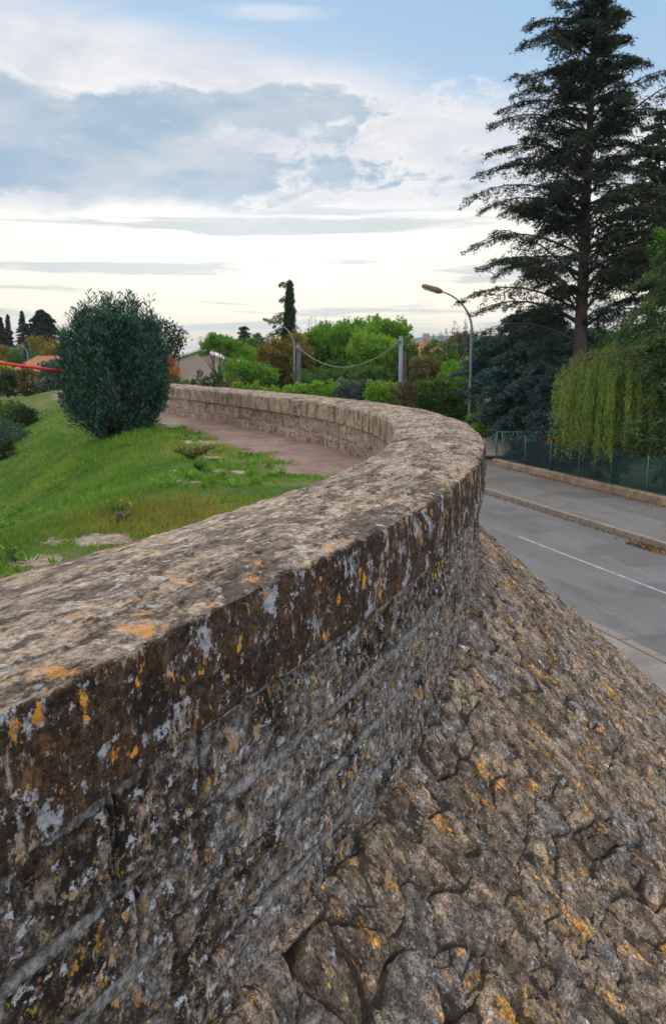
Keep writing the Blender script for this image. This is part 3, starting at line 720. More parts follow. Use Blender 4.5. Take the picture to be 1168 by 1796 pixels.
def G(*c): return [tuple(np.array(x)) for x in c]
M['cedar_dark'] = mat_leaf('cedar_needles', G((.010, .020, .013), (.018, .032, .020), (.035, .050, .022)), .12, .7, (.05, .07, .02))
M['cedar_blue'] = mat_leaf('blue_cedar_needles', G((.016, .045, .045), (.032, .085, .078), (.07, .15, .12)), .12, .7, (.05, .10, .05))
M['cedar_green'] = mat_leaf('green_cedar_needles', G((.022, .065, .022), (.055, .12, .034), (.11, .18, .04)), .2, .7, (.1, .16, .03))
M['willow'] = mat_leaf('willow_leaves', G((.09, .17, .025), (.17, .28, .045), (.27, .38, .08)), .35, .6, (.3, .4, .06))
M['oleander'] = mat_leaf('oleander_leaves', G((.010, .040, .036), (.024, .078, .060), (.055, .135, .080)), .15, .45, (.08, .14, .02))
M['green'] = mat_leaf('fresh_leaves', G((.05, .15, .012), (.11, .27, .02), (.19, .37, .035)), .3, .6, (.2, .35, .04))
M['bright'] = mat_leaf('bright_leaves', G((.08, .20, .015), (.16, .33, .025), (.26, .45, .04)), .35, .6, (.3, .5, .05))
M['midgreen'] = mat_leaf('mid_leaves', G((.026, .075, .016), (.055, .13, .024), (.11, .20, .035)), .25, .6, (.15, .25, .04))
M['darkgreen'] = mat_leaf('dark_leaves', G((.012, .028, .014), (.025, .050, .022), (.045, .075, .028)), .2, .6, (.1, .14, .03))
M['olive'] = mat_leaf('olive_leaves', G((.085, .085, .015), (.17, .15, .025), (.27, .22, .035)), .3, .6, (.3, .25, .04))
M['bluegreen'] = mat_leaf('bluegreen_leaves', G((.025, .060, .050), (.05, .10, .08), (.09, .15, .11)), .2, .6, (.1, .2, .1))
M['greygreen'] = mat_leaf('greygreen_leaves', G((.04, .07, .05), (.08, .12, .085), (.14, .19, .13)), .2, .6, (.12, .2, .1))
M['brownleaf'] = mat_leaf('browned_leaves', G((.05, .055, .018), (.10, .10, .030), (.17, .13, .04)), .2, .6, (.3, .2, .05))
M['redleaf'] = mat_leaf('purple_leaves', G((.030, .010, .012), (.065, .020, .018), (.12, .04, .03)), .2, .6, (.2, .05, .03))
M['orangeleaf'] = mat_leaf('orange_leaves', G((.30, .10, .02), (.45, .17, .03), (.5, .25, .05)), .3, .6, (.5, .2, .03))
M['yellowleaf'] = mat_leaf('yellow_leaves', G((.30, .28, .02), (.5, .45, .03), (.6, .5, .05)), .3, .6, (.5, .4, .03))

# ================================================================== vegetation
def rs_(k): return np.random.RandomState(k)
def gp(u, Y, z=0.0): p = at(u, 600, Y); return np.array([p[0], Y, z])
def up_(u, v, Y): return at(u, v, Y)
# big cedar behind the fence ------------------------------------------------
def big_cedar():
    rs = rs_(11); Y = 32.; base = gp(1016, Y); H = up_(1020, -45, Y)[2]
    hz = lambda v: (up_(1018, v, Y)[2])/H
    zs = np.array([0, .30, hz(590), hz(480), hz(390), hz(300), hz(200), hz(100), hz(20), 1]); rr = np.array([3.2, 3.3, 3.6, 3.9, 3.6, 3.3, 2.7, 2.0, 1.3, .5])
    env = lambda q: np.interp(q, zs, rr)*(.30+.80*rs.random()**.7)
    ex = []
    for (u, v) in [(905, 62), (925, 20), (945, 45), (915, 105), (902, 140), (862, 185), (880, 160), (857, 238), (836, 272), (822, 302), (850, 330), (824, 392), (842, 436), (805, 487), (832, 512), (840, 552), (880, 265), (870, 350)]:
        p = up_(u, v, Y); Lb = abs(p[0]-base[0]); zt = (p[2]-.28*Lb)/H; ex.append((zt, pi+rs.normal()*.12, Lb, .62))
    for (u, v) in [(1098, 8), (1075, 18), (1092, 60), (1105, 150), (1112, 195), (1085, 100), (1100, 260), (1108, 330), (1125, 395), (1125, 460), (1150, 520), (1100, 215)]:
        p = up_(u, v, Y); Lb = abs(p[0]-base[0]); zt = (p[2]-.42*Lb)/H; ex.append((zt, rs.normal()*.12, Lb, .72))
    conifer('cedar_tree', 'tallest dark cedar on the right, bare reddish trunk, its top cut off by the frame', 'tree', base, H, env, M['cedar_dark'], rs,
            nb=128, r0=.30, rise=.82, droop=.52, leaf=.18, lw=.17, z0=.295, sub=17, tuft=40, bark='bark_red', extra=ex, hang=.38, spread=.28, subang=.60, scat=1.1)
big_cedar()
def second():
    rs = rs_(12); Y = 45.; base = gp(1136, Y); H = up_(1136, 192, Y)[2]
    env = lambda q: np.interp(q, [0, .35, .6, .8, .95, 1], [2.0, 2.6, 2.5, 1.9, .8, .15])*(.6+.6*rs.random())
    conifer('conifer_tree', 'narrower dark conifer standing behind and right of the tallest cedar', 'tree', base, H, env, M['darkgreen'], rs, nb=80, r0=.22, rise=.35, droop=.25, leaf=.24, lw=.4, z0=.42, sub=11, tuft=20, bark='bark_red', hang=.35)
    base = gp(1180, 44.); H2 = up_(1180, 205, 44.)[2]
    conifer('conifer_tree', 'dark conifer cut by the right edge of the frame, high beside the narrower one', 'tree', base, H2, env, M['darkgreen'], rs, nb=60, r0=.2, rise=.35, droop=.3, leaf=.24, lw=.4, z0=.45, sub=10, tuft=18, hang=.3)
second()
def right_side():
    rs = rs_(13)
    # green cedar with hanging layers at the right edge
    base = gp(1190, 25.8); H = up_(1180, 430, 25.8)[2]+.4
    env = lambda q: np.interp(q, [0, .3, .6, .85, 1], [1.9, 2.0, 1.75, 1.2, .5])*(.7+.5*rs.random())
    conifer('cedar_tree', 'green cedar with drooping layered boughs against the right edge above the fence', 'tree', base, H, env, M['cedar_green'], rs, nb=150, r0=.2, rise=.28, droop=.5, leaf=.11, lw=.32, z0=.14, sub=16, tuft=26, hang=.4)
    broadleaf('broadleaf_tree', 'bright green treetop at the right edge over the green cedar', 'tree', gp(1182, 30.), [(up_(1176, 425, 30.), (.65, .7, .8), 26)], M['green'], rs, leaf=.12, r0=.12, bole=.9, clr=.3)
    # low blue cedar
    base = gp(940, 36.); H = up_(940, 556, 36.)[2]
    env = lambda q: np.interp(q, [0, .2, .5, .8, 1], [2.3, 2.5, 2.3, 2.1, 1.5])*(.45+.65*rs.random())
    ex = [(.30, pi+.1, 2.9, .3), (.45, pi-.1, 2.7, .3), (.62, pi, 2.3, .3), (.2, pi+.3, 2.2, .3)]
    conifer('cedar_tree', 'low spreading blue-green cedar between the tall street lamp and the willow', 'tree', base, H, env, M['cedar_blue'], rs, nb=210, r0=.2, rise=.30, droop=.36, leaf=.16, lw=.3, z0=.22, sub=19, tuft=30, hang=.3, extra=ex)
    base = gp(985, 33.5); H = up_(985, 590, 33.5)[2]
    conifer('cedar_tree', 'layered blue-green cedar low in front of the bare reddish trunk, beside the willow', 'tree', base, H, lambda q: np.interp(q, [0, .3, .7, 1], [1.8, 2.2, 1.9, 1.0])*(.4+.7*rs.random()), M['cedar_blue'], rs, nb=130, r0=.16, rise=.25, droop=.38, leaf=.15, lw=.3, z0=.1, sub=17, tuft=28, hang=.35)
    base = gp(868, 38.5); H = up_(868, 588, 38.5)[2]
    conifer('cedar_tree', 'blue-green cedar boughs just right of the tall lamp pole', 'tree', base, H, lambda q: np.interp(q, [0, .3, .7, 1], [.9, 1.5, 1.7, 1.2])*(.35+.75*rs.random()), M['cedar_blue'], rs, nb=90, r0=.12, rise=.3, droop=.4, leaf=.16, lw=.3, z0=.5, sub=14, tuft=24, hang=.3)
    base = gp(1030, 37.5); H = up_(1030, 575, 37.5)[2]
    conifer('cedar_tree', 'blue-green cedar filling in behind the bare reddish trunk', 'tree', base, H, env, M['cedar_blue'], rs, nb=120, r0=.18, rise=.22, droop=.34, leaf=.17, lw=.3, z0=.10, sub=15, tuft=26, hang=.3)
    broadleaf('shrub', 'dark shrub mass at the back of the garden under the cedars', 'shrub', gp(1100, 38.), [(gp(1100, 38., 1.6), (3.2, 1, 1.9), 120), (gp(1170, 36., 2.4), (1.6, 1, 2.4), 70)], M['darkgreen'], rs, leaf=.18, r0=.12)
    broadleaf('broadleaf_tree', 'mid green tree between the cedar trunk and the right edge', 'tree', gp(1115, 34.), [(up_(1105, 610, 34.), (1.5, 1.2, 1.0), 70), (up_(1075, 640, 34.), (.8, .8, .6), 30)], M['midgreen'], rs, leaf=.14, r0=.12)
right_side()
def willow():
    rs = rs_(14); Y = 27.2; base = gp(1092, Y); top = up_(1085, 600, Y)[2]
    t = thing('willow_tree', 'light green weeping willow with trailing strands behind the wire fence', 'tree', tuple(base)); mb = MB(); P_ = []; D_ = []; K_ = []
    mb.tube([base, base+[0, 0, 1.3], base+[.05, 0, 2.4], base+[0, 0, top-.9]], [.15, .12, .10, .06], 8)
    for i in range(100):
        a = rs.random()*2*pi; reach = (.35+1.75*rs.random()**.8); zt = top-.9+.35*rs.random()
        tt = np.linspace(0, 1, 8); o = base+np.array([0, 0, 0]); pts_ = np.stack([base[0]+np.cos(a)*reach*tt, base[1]+np.sin(a)*reach*tt, zt-.35+.95*np.sin(tt*2.3)*(1-.1*reach)-.16*(reach*tt)**2], -1)
        mb.tube(pts_, np.linspace(.03, .008, 8), 4)
        for k in range(24):
            f = .2+.8*rs.random(); p0 = np.array([np.interp(f, tt, pts_[:, j]) for j in range(3)])+rs.normal(size=3)*.06
            ln = min(p0[2]-.75, 3.0)*(.35+.65*rs.random()); n = int(ln*26)
            if n < 3: continue
            q = rs.random(n); sway = np.array([cos(a), sin(a), 0])*.22; tone = rs.random()
            pp = p0+sway*(np.sqrt(q)[:, None])+np.array([0, 0, -1])*(ln*q)[:, None]+rs.normal(size=(n, 3))*.035
            P_.append(pp); D_.append(np.tile([0, 0, -1.], (n, 1))+rs.normal(size=(n, 3))*.28); K_.append(np.full(n, tone))
            if k % 3 == 0: mb.tube([p0, p0+sway*.7+[0, 0, -ln*.5], p0+sway+[0, 0, -ln]], [.006, .005, .003], 3)
    P_ = np.concatenate(P_); D_ = np.concatenate(D_); n = len(P_)
    V, F_, A = blades(P_, D_, .11*(.6+.7*rs.random(n)), .020, rs, np.concatenate(K_)); mk('crown', V, F_, M['willow'], t, A, False); mb.build('trunk', M['bark'], t)
willow()

# ------------------------------------------------------------------ oleander by the path
def oleander():
    rs = rs_(15); Y = 16.3; gx = at(201, 700, Y)[0]; gz = float(terr(np.array([gx]), np.array([Y]))[0][0]); base = np.array([gx, Y, gz-.05])
    t = thing('oleander_bush', 'large rounded blue-green oleander bush at the top of the grass bank beside the path', 'bush', tuple(base)); mb = MB(); P_ = []; D_ = []; K_ = []
    topz = at(205, 526, Y)[2]; H = topz-base[2]
    for i in range(820):
        a = rs.random()*2*pi; q = rs.random()**.75
        reach = 1.0*np.sqrt(rs.random())
        # upright stems fanning out to an egg-shaped crown
        zt = .12+.88*q; lob = 1+.10*sin(3*a+1.0)*q+.09*sin(5*a+2.2+q*3)+.20*(rs.random()-.5); rad = .92*lob*np.interp(zt, [0, .12, .3, .5, .65, .8, .92, 1], [.50, .78, .95, 1.04, 1.06, .96, .76, .42])
        rr = rad*(1-.35*rs.random()**2.2); tip = base+np.array([cos(a)*rr, sin(a)*rr, zt*H*(.80+.23*rs.random()+.07*sin(4*a)+.04*sin(7*a))]); r0_ = .28*rs.random(); st = base+np.array([cos(a)*r0_, sin(a)*r0_, 0])
        if i % 5 == 0: mb.tube([st, st*.45+tip*.55+[0, 0, -.1*H*(1-zt)], tip], [.018, .012, .004], 4)
        sd = unit((tip-(st*.6+tip*.4))+np.array([0, 0, .5])); n = 46; f = rs.random(n); pp = tip-sd*(f*.34)[:, None]+rs.normal(size=(n, 3))*.05
        th = rs.random(n)*2*pi; o1 = unit(np.cross(sd, [.3, .2, 1])); o2 = np.cross(sd, o1); D = sd*.75+(np.cos(th)[:, None]*o1+np.sin(th)[:, None]*o2)*.7
        P_.append(pp+D*.05); D_.append(D); K_.append(np.full(n, rs.random()))
    P_ = np.concatenate(P_); D_ = np.concatenate(D_); n = len(P_)
    V, F_, A = blades(P_, D_, .13*(.6+.6*rs.random(n)), .022, rs, np.concatenate(K_)); mk('foliage', V, F_, M['oleander'], t, A, False); mb.build('stems', M['bark'], t)
oleander()

# ------------------------------------------------------------------ left background
def bushes_left():
    rs = rs_(16)
    def sh(name, label, u, v0, v1, hw, Y, mat, n=60, leaf=.14, z=None, cat='bush', lw=.5, group=None, depth=None, clr=.3, up=.3):
        top = at(u, v0, Y)[2]; bot = at(u, v1, Y)[2] if z is None else z; r = hw/F*Y*1.02; c = gp(u, Y, (top+bot)/2)
        return broadleaf(name, label, cat, gp(u, Y, bot), [(c, (r, depth or r*.9, max((top-bot)/2, .2)*.98), n)], mat, rs, leaf=leaf, lw=lw, r0=.05, group=group, clr=clr*r if clr > 0 else -clr, up=up)
    sh('bush', 'dark rounded bush nearest the left edge under the red bar', 8, 645, 697, 24, 44, M['darkgreen'], 60, .12)
    sh('bush', 'brownish upright bush between the dark bush and the blue-green one', 47, 642, 702, 20, 43, M['brownleaf'], 60, .13)
    sh('bush', 'blue-green bush just left of the oleander, behind the red bar', 92, 634, 702, 30, 42, M['bluegreen'], 90, .13)
    sh('bush', 'low dark round bush at the foot of the bank, nearer one', 32, 712, 756, 26, 25.5, M['darkgreen'], 70, .07)
    sh('bush', 'low dark bush behind the round one at the foot of the bank', 8, 706, 745, 26, 29, M['midgreen'], 60, .08)
    sh('bush', 'grey-green low bush cut by the left edge at the foot of the bank', 3, 740, 800, 34, 22.5, M['bluegreen'], 80, .06)
    sh('bush', 'dark small bush lowest at the left edge of the grass', -2, 775, 818, 20, 20.5, M['darkgreen'], 50, .055)
    sh('shrub', 'small bright yellow shrub at the left edge just below the red bar', 2, 634, 662, 16, 52, M['yellowleaf'], 24, .14, cat='shrub')
    for i, (u, v, hw, Y, m, lab) in enumerate([(15, 600, 26, 112, 'olive', 'olive-brown tree at the left edge below the spiky conifers'), (62, 592, 26, 116, 'olive', 'olive-brown tree behind the curved lamp and small blue conifer'), (98, 598, 26, 108, 'olive', 'olive-brown tree between the terracotta roof and the oleander'), (35, 612, 30, 100, 'midgreen', 'mid green tree low behind the curved lamp')]):
        sh('broadleaf_tree', lab, u, v, 672, hw, Y, M[m], 150, .3, cat='tree', z=0.3, group=None)
    def cf(lab, u, v, Y, hw, mat, name='conifer_tree', nb=60, z0=.1, rise=.15, droop=.3, leaf=.4, sub=7, tuft=12, z=0, pw=.8):
        b = gp(u, Y, z); H = at(u, v, Y)[2]-z; r = hw/F*Y; env = lambda q: r*(1-q)**pw*(.75+.4*rs.random())
        conifer(name, lab, 'tree', b, H, env, M[mat], rs, nb=nb, r0=.02*H, rise=rise, droop=droop, leaf=leaf, lw=.4, z0=z0, sub=sub, tuft=tuft, hang=.2)
    cf('spiky dark conifer cut by the left edge of the skyline', 4, 556, 142, 28, 'cedar_dark', nb=90, sub=10, tuft=16); cf('slim dark conifer second from the left edge on the skyline', 17, 552, 145, 20, 'cedar_dark', nb=90, sub=10, tuft=16)
    cf('slim dark conifer just left of the broad dark one on the skyline', 42, 546, 140, 30, 'cedar_dark', nb=100, sub=10, tuft=16); cf('broad dark conifer left of the oleander on the skyline', 76, 544, 135, 60, 'cedar_dark', nb=190, sub=12, tuft=22, pw=.5)
    cf('small blue-green conifer behind the distant curved lamp', 46, 597, 96, 17, 'bluegreen', leaf=.3)
    # right of the oleander
    broadleaf('broadleaf_tree', 'dark loose tree just right of the oleander above the far end of the wall', 'tree', gp(296, 42.), [(at(283, 600, 42.), (.85, .8, .95), 50), (at(312, 596, 42.), (.4, .4, .45), 14), (at(268, 625, 42.), (.9, .8, .9), 30), (at(305, 612, 42.), (.35, .3, .3), 8)], M['darkgreen'], rs, leaf=.13, r0=.1, bole=.5, per=30)
    broadleaf('orange_shrub', 'small orange-leaved shrub against the edge of the oleander', 'shrub', gp(297, 40., .5), [(at(298, 634, 40.), (.22, .2, .28), 9), (at(300, 653, 40.), (.34, .25, .26), 12)], M['orangeleaf'], rs, leaf=.11, r0=.03, clr=.14)
    for (u, v, hw, Y, m, lab) in [(312, 664, 24, 58, 'midgreen', 'low green shrub in front of the house with turquoise shutter'), (352, 656, 24, 57, 'darkgreen', 'dark shrub at the foot of the pale gable'), (378, 650, 22, 59, 'midgreen', 'green shrub under the umbrella pine'), (408, 662, 26, 55, 'brownleaf', 'brownish shrub between the pine and the bright hedge')]:
        sh('shrub', lab, u, v, 0, hw, Y, M[m], 50, .16, z=.3, cat='shrub')
    # umbrella pine in front of the house
    broadleaf('umbrella_pine', 'small umbrella pine with forked trunk in front of the pale gabled house', 'tree', gp(383, 60.), [(at(u, v, 60.), (r, r, r*.55), int(n*1.8)) for u, v, r, n in [(368, 604, .62, 26), (392, 598, .7, 30), (412, 606, .6, 22), (378, 592, .45, 16), (358, 618, .3, 8), (402, 622, .4, 10)]], M['green'], rs, leaf=.15, lw=.3, r0=.14, bole=.5, clr=.22, nt=2)
    sh('broadleaf_tree', 'fresh green round tree between the umbrella pine and the olive-coloured cedar', 425, 604, 0, 25, 62, M['green'], 80, .2, z=.3, cat='tree')
    cf('dark conifer tallest of the pair left of the olive-coloured cedar', 428, 572, 85, 40, 'darkgreen', leaf=.3, nb=80, pw=.5); cf('dark conifer touching the olive-coloured cedar on its left', 452, 585, 86, 40, 'darkgreen', leaf=.3, nb=80, pw=.45)
    sh('bush', 'dark bush low beside the olive-coloured cedar', 440, 648, 0, 28, 60, M['bluegreen'], 60, .2, z=.3)
bushes_left()
broadleaf('broadleaf_tree', 'broad olive-yellow tree under the weeping cedar, behind the smaller street lamp', 'tree', gp(480, 66.), [(at(475, 640, 66.), (1.6, 1.3, 1.7), 120), (at(515, 630, 66.), (1.5, 1.2, 2.0), 130), (at(500, 665, 66.), (2.2, 1.3, 1.2), 90)], M['olive'], rs_(31), leaf=.2, r0=.15, clr=.38)
def olive_cedar():
    rs = rs_(17); Y = 68.; base = gp(507, Y); H = at(508, 490, Y)[2]
    hz = lambda v: at(507, v, Y)[2]/H
    env = lambda q: np.interp(q, [0, .25, hz(640), hz(600), hz(585), hz(560), hz(520), 1], [1.9, 2.4, 2.3, 1.6, .9, .50, .34, .12])*(.75+.4*rs.random())
    ex = [(hz(578), pi, 2.1, .22), (hz(568), pi-.1, 1.0, .1), (hz(548), pi+.1, 1.55, .18), (hz(556), pi, 1.2, .1), (hz(600), pi, 2.0, .2), (hz(520), pi, .75, .3), (hz(600), 0, 1.7, .25), (hz(496), pi, .8, .5)]
    conifer('weeping_cedar', 'olive-coloured weeping cedar with a thin dark leaning spire, left of the two utility poles', 'tree', base, H, env, M['darkgreen'], rs, nb=170, r0=.2, rise=.2, droop=.55, leaf=.24, lw=.2, z0=.12, sub=12, tuft=26, hang=.9, extra=ex, lean=(.1, 0))
olive_cedar()
def middle():
    rs = rs_(18)
    def puffs(lab, Y, L, mat, base_u, leaf=.2, bark='bark', name='broadleaf_tree', per=46, zb=0):
        cr = [(at(u, v, Y+dy), (ru/F*Y, ru/F*Y, rv/F*Y), n) for u, v, ru, rv, n, dy in L]
        return broadleaf(name, lab, 'tree', gp(base_u, Y, zb), cr, M[mat], rs, leaf=leaf, lw=.5, r0=.18, bole=.35, clr=.42, bark=bark, per=per)
    puffs('dark flat-topped pine behind, rising highest over the green trees', 76, [(655, 584, 46, 26, 130, 0), (692, 592, 32, 28, 100, 0), (620, 592, 30, 18, 50, 0), (668, 620, 45, 30, 70, 0)], 'green', 660, .24)
    puffs('large bright green rounded tree in the middle distance behind the sagging cable', 70, [(575, 602, 42, 28, 140, 0), (618, 592, 40, 28, 140, 0), (560, 640, 38, 38, 120, 0), (605, 640, 48, 38, 140, -1)], 'green', 590, .22)
    puffs('bright green leafy tree just left of the right-hand utility pole', 66, [(640, 610, 30, 22, 90, 0), (672, 618, 26, 22, 70, 0), (655, 648, 36, 28, 90, 0)], 'bright', 655, .2)
    puffs('mid green tree filling the gap behind the right-hand utility pole', 64, [(710, 640, 26, 44, 110, 0), (725, 665, 26, 26, 60, 0)], 'midgreen', 712, .2)
    puffs('dark green round-headed tree behind the umbrella pine and the pale house', 82, [(402, 630, 34, 26, 120, 0), (440, 628, 34, 34, 130, 0)], 'midgreen', 425, .26)
    puffs('green tree low between the umbrella pine and the bright hedge', 58, [(418, 652, 26, 18, 70, 0), (452, 658, 28, 16, 70, 0)], 'green', 430, .18)
    puffs('broad rounded green tree rising over the belt left of the right-hand utility pole', 79, [(590, 600, 60, 30, 190, 0), (660, 600, 56, 34, 190, 0), (625, 640, 70, 40, 190, 0)], 'green', 628, .24)
    puffs('dark undergrowth tree below the large rounded one', 61, [(560, 668, 40, 18, 60, 0), (620, 662, 40, 20, 70, 0), (665, 668, 30, 18, 50, 0)], 'midgreen', 610, .2)
    # hedge and low shrubs just over the coping
    for (u0, u1, v, Y, m, lab) in [(425, 560, 672, 50, 'bright', 'bright green clipped hedge behind the wall, at the foot of the olive-coloured cedar'), (556, 610, 673, 50.5, 'bright', 'bright green hedge between the left utility pole and the grey-green shrub'), (600, 668, 668, 49, 'greygreen', 'grey-green shrub in the hedge row'), (650, 705, 672, 48, 'bright', 'bright green shrub left of the right-hand utility pole')]:
        top = at(500, v, Y)[2]; xs = np.linspace(at(u0, v, Y)[0], at(u1, v, Y)[0], 5); hw = (xs[1]-xs[0])*.75
        broadleaf('hedge', lab, 'hedge', (float(xs.mean()), Y, 0), [((x, Y, top-.75-.06*rs.random()), (hw, .6, .75), 34) for x in xs], M[m], rs, leaf=.15, r0=.05, clr=.26, bole=.6)
    broadleaf('shrub', 'reddish brown shrub at the foot of the right-hand utility pole', 'shrub', gp(708, 42.), [(at(710, 690, 42.), (.7, .5, .7), 34)], M['brownleaf'], rs, leaf=.13, r0=.05, clr=.2)
    # shrubs toward the tall lamp
    L = [(745, 660, 28, 36, 52, 'brownleaf', 90, 'brownish shrub in front of the terracotta roof'), (775, 640, 32, 40, 54, 'midgreen', 110, 'green shrub right of the terracotta roof'), (800, 672, 34, 36, 46, 'green', 110, 'green bush left of the tall street lamp'),
         (762, 692, 36, 26, 43, 'midgreen', 90, 'low green bush right of the brown shrub, just over the coping'), (820, 700, 30, 30, 43, 'midgreen', 90, 'green bush at the tall street lamp'), (815, 612, 34, 26, 60, 'darkgreen', 90, 'dark shrub behind the tall street lamp')]
    for u, v, ru, rv, Y, m, n, lab in L:
        c = at(u, v, Y); broadleaf('bush', lab, 'bush', gp(u, Y), [(c, (ru/F*Y, ru/F*Y*.8, rv/F*Y), n), ((c[0], c[1], max(c[2]*.45, .3)), (ru/F*Y*.8, ru/F*Y*.6, max(c[2]*.5, .3)), n//2)], M[m], rs, leaf=.15, r0=.06, clr=.27)
    for u, v, ru, Y, m, lab in [(850, 750, 34, 37.4, 'bright', 'bright green bush behind the left part of the concrete wall'), (888, 748, 28, 37.4, 'green', 'green bush behind the right part of the concrete wall'), (925, 750, 26, 37.6, 'midgreen', 'green bush between the concrete wall and the white blossoms')]:
        c = at(u, v, Y); broadleaf('bush', lab, 'bush', gp(u, Y), [(c, (ru/F*Y, .8, .62), 110)], M[m], rs, leaf=.12, r0=.05, clr=.22)
    # upright thin shoots
    for u, v, Y, lab, m in [(775, 566, 58, 'thin upright leafy shoots left of the tall lamp head pole', 'brownleaf'), (815, 560, 58, 'tuft of tall upright shoots beside the tall lamp pole', 'brownleaf'), (840, 574, 59, 'low upright shoots between the tall lamp pole and the cedar', 'brownleaf'), (552, 548, 74, 'bare thin twigs rising behind the olive-coloured cedar', 'brownleaf')]:
        t = thing('shoots', lab, 'shrub', tuple(gp(u, Y))); mb = MB(); P_ = []; H = at(u, v, Y)[2]
        for k in range(15):
            x = gp(u, Y)+np.array([rs.normal()*.75, rs.normal()*.5, 0]); h = H*(.78+.22*rs.random()); tip = x+np.array([rs.normal()*.25, 0, h]); mb.tube([x, (x+tip)/2+[.05, 0, 0], tip], [.035, .025, .01], 4)
            n = 110 if 'bare' not in lab else 12; f = .45+.55*rs.random(n); P_.append(x+(tip-x)*f[:, None]+rs.normal(size=(n, 3))*.09)
        P_ = np.concatenate(P_); V, F_, A = blades(P_, rs.normal(size=P_.shape)*.5+np.array([0, 0, .9]), .17, .05, rs); mk('foliage', V, F_, M[m], t, A, False); mb.build('stems', M['bark'], t)
middle()

# ------------------------------------------------------------------ houses
M['plaster'] = plain('warm_plaster', (.36, .30, .25), .9, .12, .8, .1); M['tile'] = plain('clay_tiles', (.34, .15, .08), .9, .3, 5, .3)
M['roof_pale'] = plain('pale_roof', (.60, .56, .52), .8, .12, 3, .1); M['teal'] = plain('turquoise_paint', (.06, .26, .25), .6, .1, 3, .05)
def house(name, label, cx, Y, w, dpt, eave, ridge, roofmat, shutters=(), along='y', over=.25, wallmat='plaster', chim=False, z0=0):
    t = thing(name, label, 'house', (cx, Y, z0)); h = w/2; mb = MB()
    if along == 'y':   # gable faces the viewer
        V = [(cx-h, Y, z0), (cx+h, Y, z0), (cx+h, Y, eave), (cx, Y, ridge), (cx-h, Y, eave)]; V += [(a, Y+dpt, c) for a, b, c in V]
        V = np.array(V, float)
        mk('wall', V, [np.array([[0, 1, 2, 4], [5, 9, 7, 6], [0, 4, 9, 5], [1, 6, 7, 2]]), np.array([[4, 2, 3], [9, 8, 7]])], M[wallmat], t, smooth=False)
        sl = (ridge-eave)/h
        for sg in (-1, 1):
            x0, x1 = cx, cx+sg*(h+over); za, zb = ridge, ridge-sl*(h+over)
            q = np.array([(x0, Y-over, za+.02), (x1, Y-over, zb+.02), (x1, Y+dpt+over, zb+.02), (x0, Y+dpt+over, za+.02)]); q2 = q+np.array([0, 0, .16]); mb.add(np.vstack([q, q2]), [[0, 1, 2, 3], [4, 7, 6, 5], [0, 4, 5, 1], [1, 5, 6, 2], [2, 6, 7, 3], [3, 7, 4, 0]])
    else:
        V = [(cx-h, Y, z0), (cx+h, Y, z0), (cx+h, Y, eave), (cx-h, Y, eave), (cx-h, Y+dpt, z0), (cx+h, Y+dpt, z0), (cx+h, Y+dpt, eave), (cx-h, Y+dpt, eave)]
        mk('wall', np.array(V, float), np.array([[0, 1, 2, 3], [5, 4, 7, 6], [4, 0, 3, 7], [1, 5, 6, 2]]), M[wallmat], t, smooth=False)
        o = over; hx = h*.45   # hipped roof
        Vr = np.array([(cx-h-o, Y-o, eave), (cx+h+o, Y-o, eave), (cx+h+o, Y+dpt+o, eave), (cx-h-o, Y+dpt+o, eave), (cx-hx, Y+dpt/2, ridge), (cx+hx, Y+dpt/2, ridge)], float)
        mb.add(Vr, [[0, 1, 5, 4], [2, 3, 4, 5], [3, 2, 1, 0]]); mb.add(Vr, [[1, 2, 5], [3, 0, 4]])
    rf = mb.build('roof', M[roofmat], t, smooth=False)
    if chim: MB().box((cx+h*.2, Y+dpt*.55, ridge+.15), (.25, .25, .5)).build('chimney', M[wallmat], rf, smooth=False)
    for (x, za, zb, wd) in shutters: MB().box((x, Y-.05, (za+zb)/2), (wd/2, .04, (zb-za)/2)).build('shutter', M['teal'], t, smooth=False)
    return t
pr = at(350, 616, 75.)
hs = house('gabled_house', 'pale plastered house with low gable, light roof and turquoise shutter beyond the far wall', float(pr[0]), 75., 5.6, 8, float(pr[2])-.95, float(pr[2]), 'roof_pale', [(float(at(308, 650, 75)[0]), float(at(308, 663, 75)[2]), float(at(308, 643, 75)[2]), .42)])
pa_ = at(352, 598, 77.); an = MB().tube([(pa_[0], 77, pr[2]-.1), (pa_[0], 77, pa_[2]+.4)], .03, 5)
for k in range(5): an.box((pa_[0], 77, pa_[2]+.3-.12*k), (.28-.03*k, .015, .015))
tag(an.build('roof_antenna', M['metal_grey'], None, origin=(pa_[0], 77, pr[2])), 'thin television antenna standing on the ridge of the pale gabled house', 'antenna')
house('tiled_house', 'low house with terracotta hipped roof, half hidden behind the bushes by the left edge', float(at(78, 640, 80)[0]), 80., 6.4, 5, float(at(78, 652, 82)[2]), float(at(78, 624, 82)[2]), 'tile', along='x')
house('tiled_house', 'house with reddish roof showing behind the brown shrubs right of the utility poles', float(at(745, 640, 66)[0]), 66., 4.0, 6, float(at(745, 632, 66)[2]), float(at(745, 598, 66)[2]), 'tile', along='x', chim=True)

# ------------------------------------------------------------------ distant ridge
def hills():
    x = np.linspace(-2600, 3200, 200); y = np.linspace(1900, 3400, 30); Xg, Yg = np.meshgrid(x, y, indexing='ij')
    rid = sst(Yg, 1900, 2500)*sst(Yg, 3400, 2700); hgt = 22+40*sst(Xg/Yg, -.02, .12)*(1-.45*sst(Xg/Yg, .35, .9))
    z = rid*(hgt*1.25)*(1+.10*fbm(Xg/420, Yg/420, 4, 5))-1
    tag(mk('hills', np.stack([Xg, Yg, z], -1).reshape(-1, 3), grid_faces(200, 30)[:, ::-1], plain('wooded_hill', (.045, .075, .05), .95, .3, .004, 0)), kind='structure')
hills()

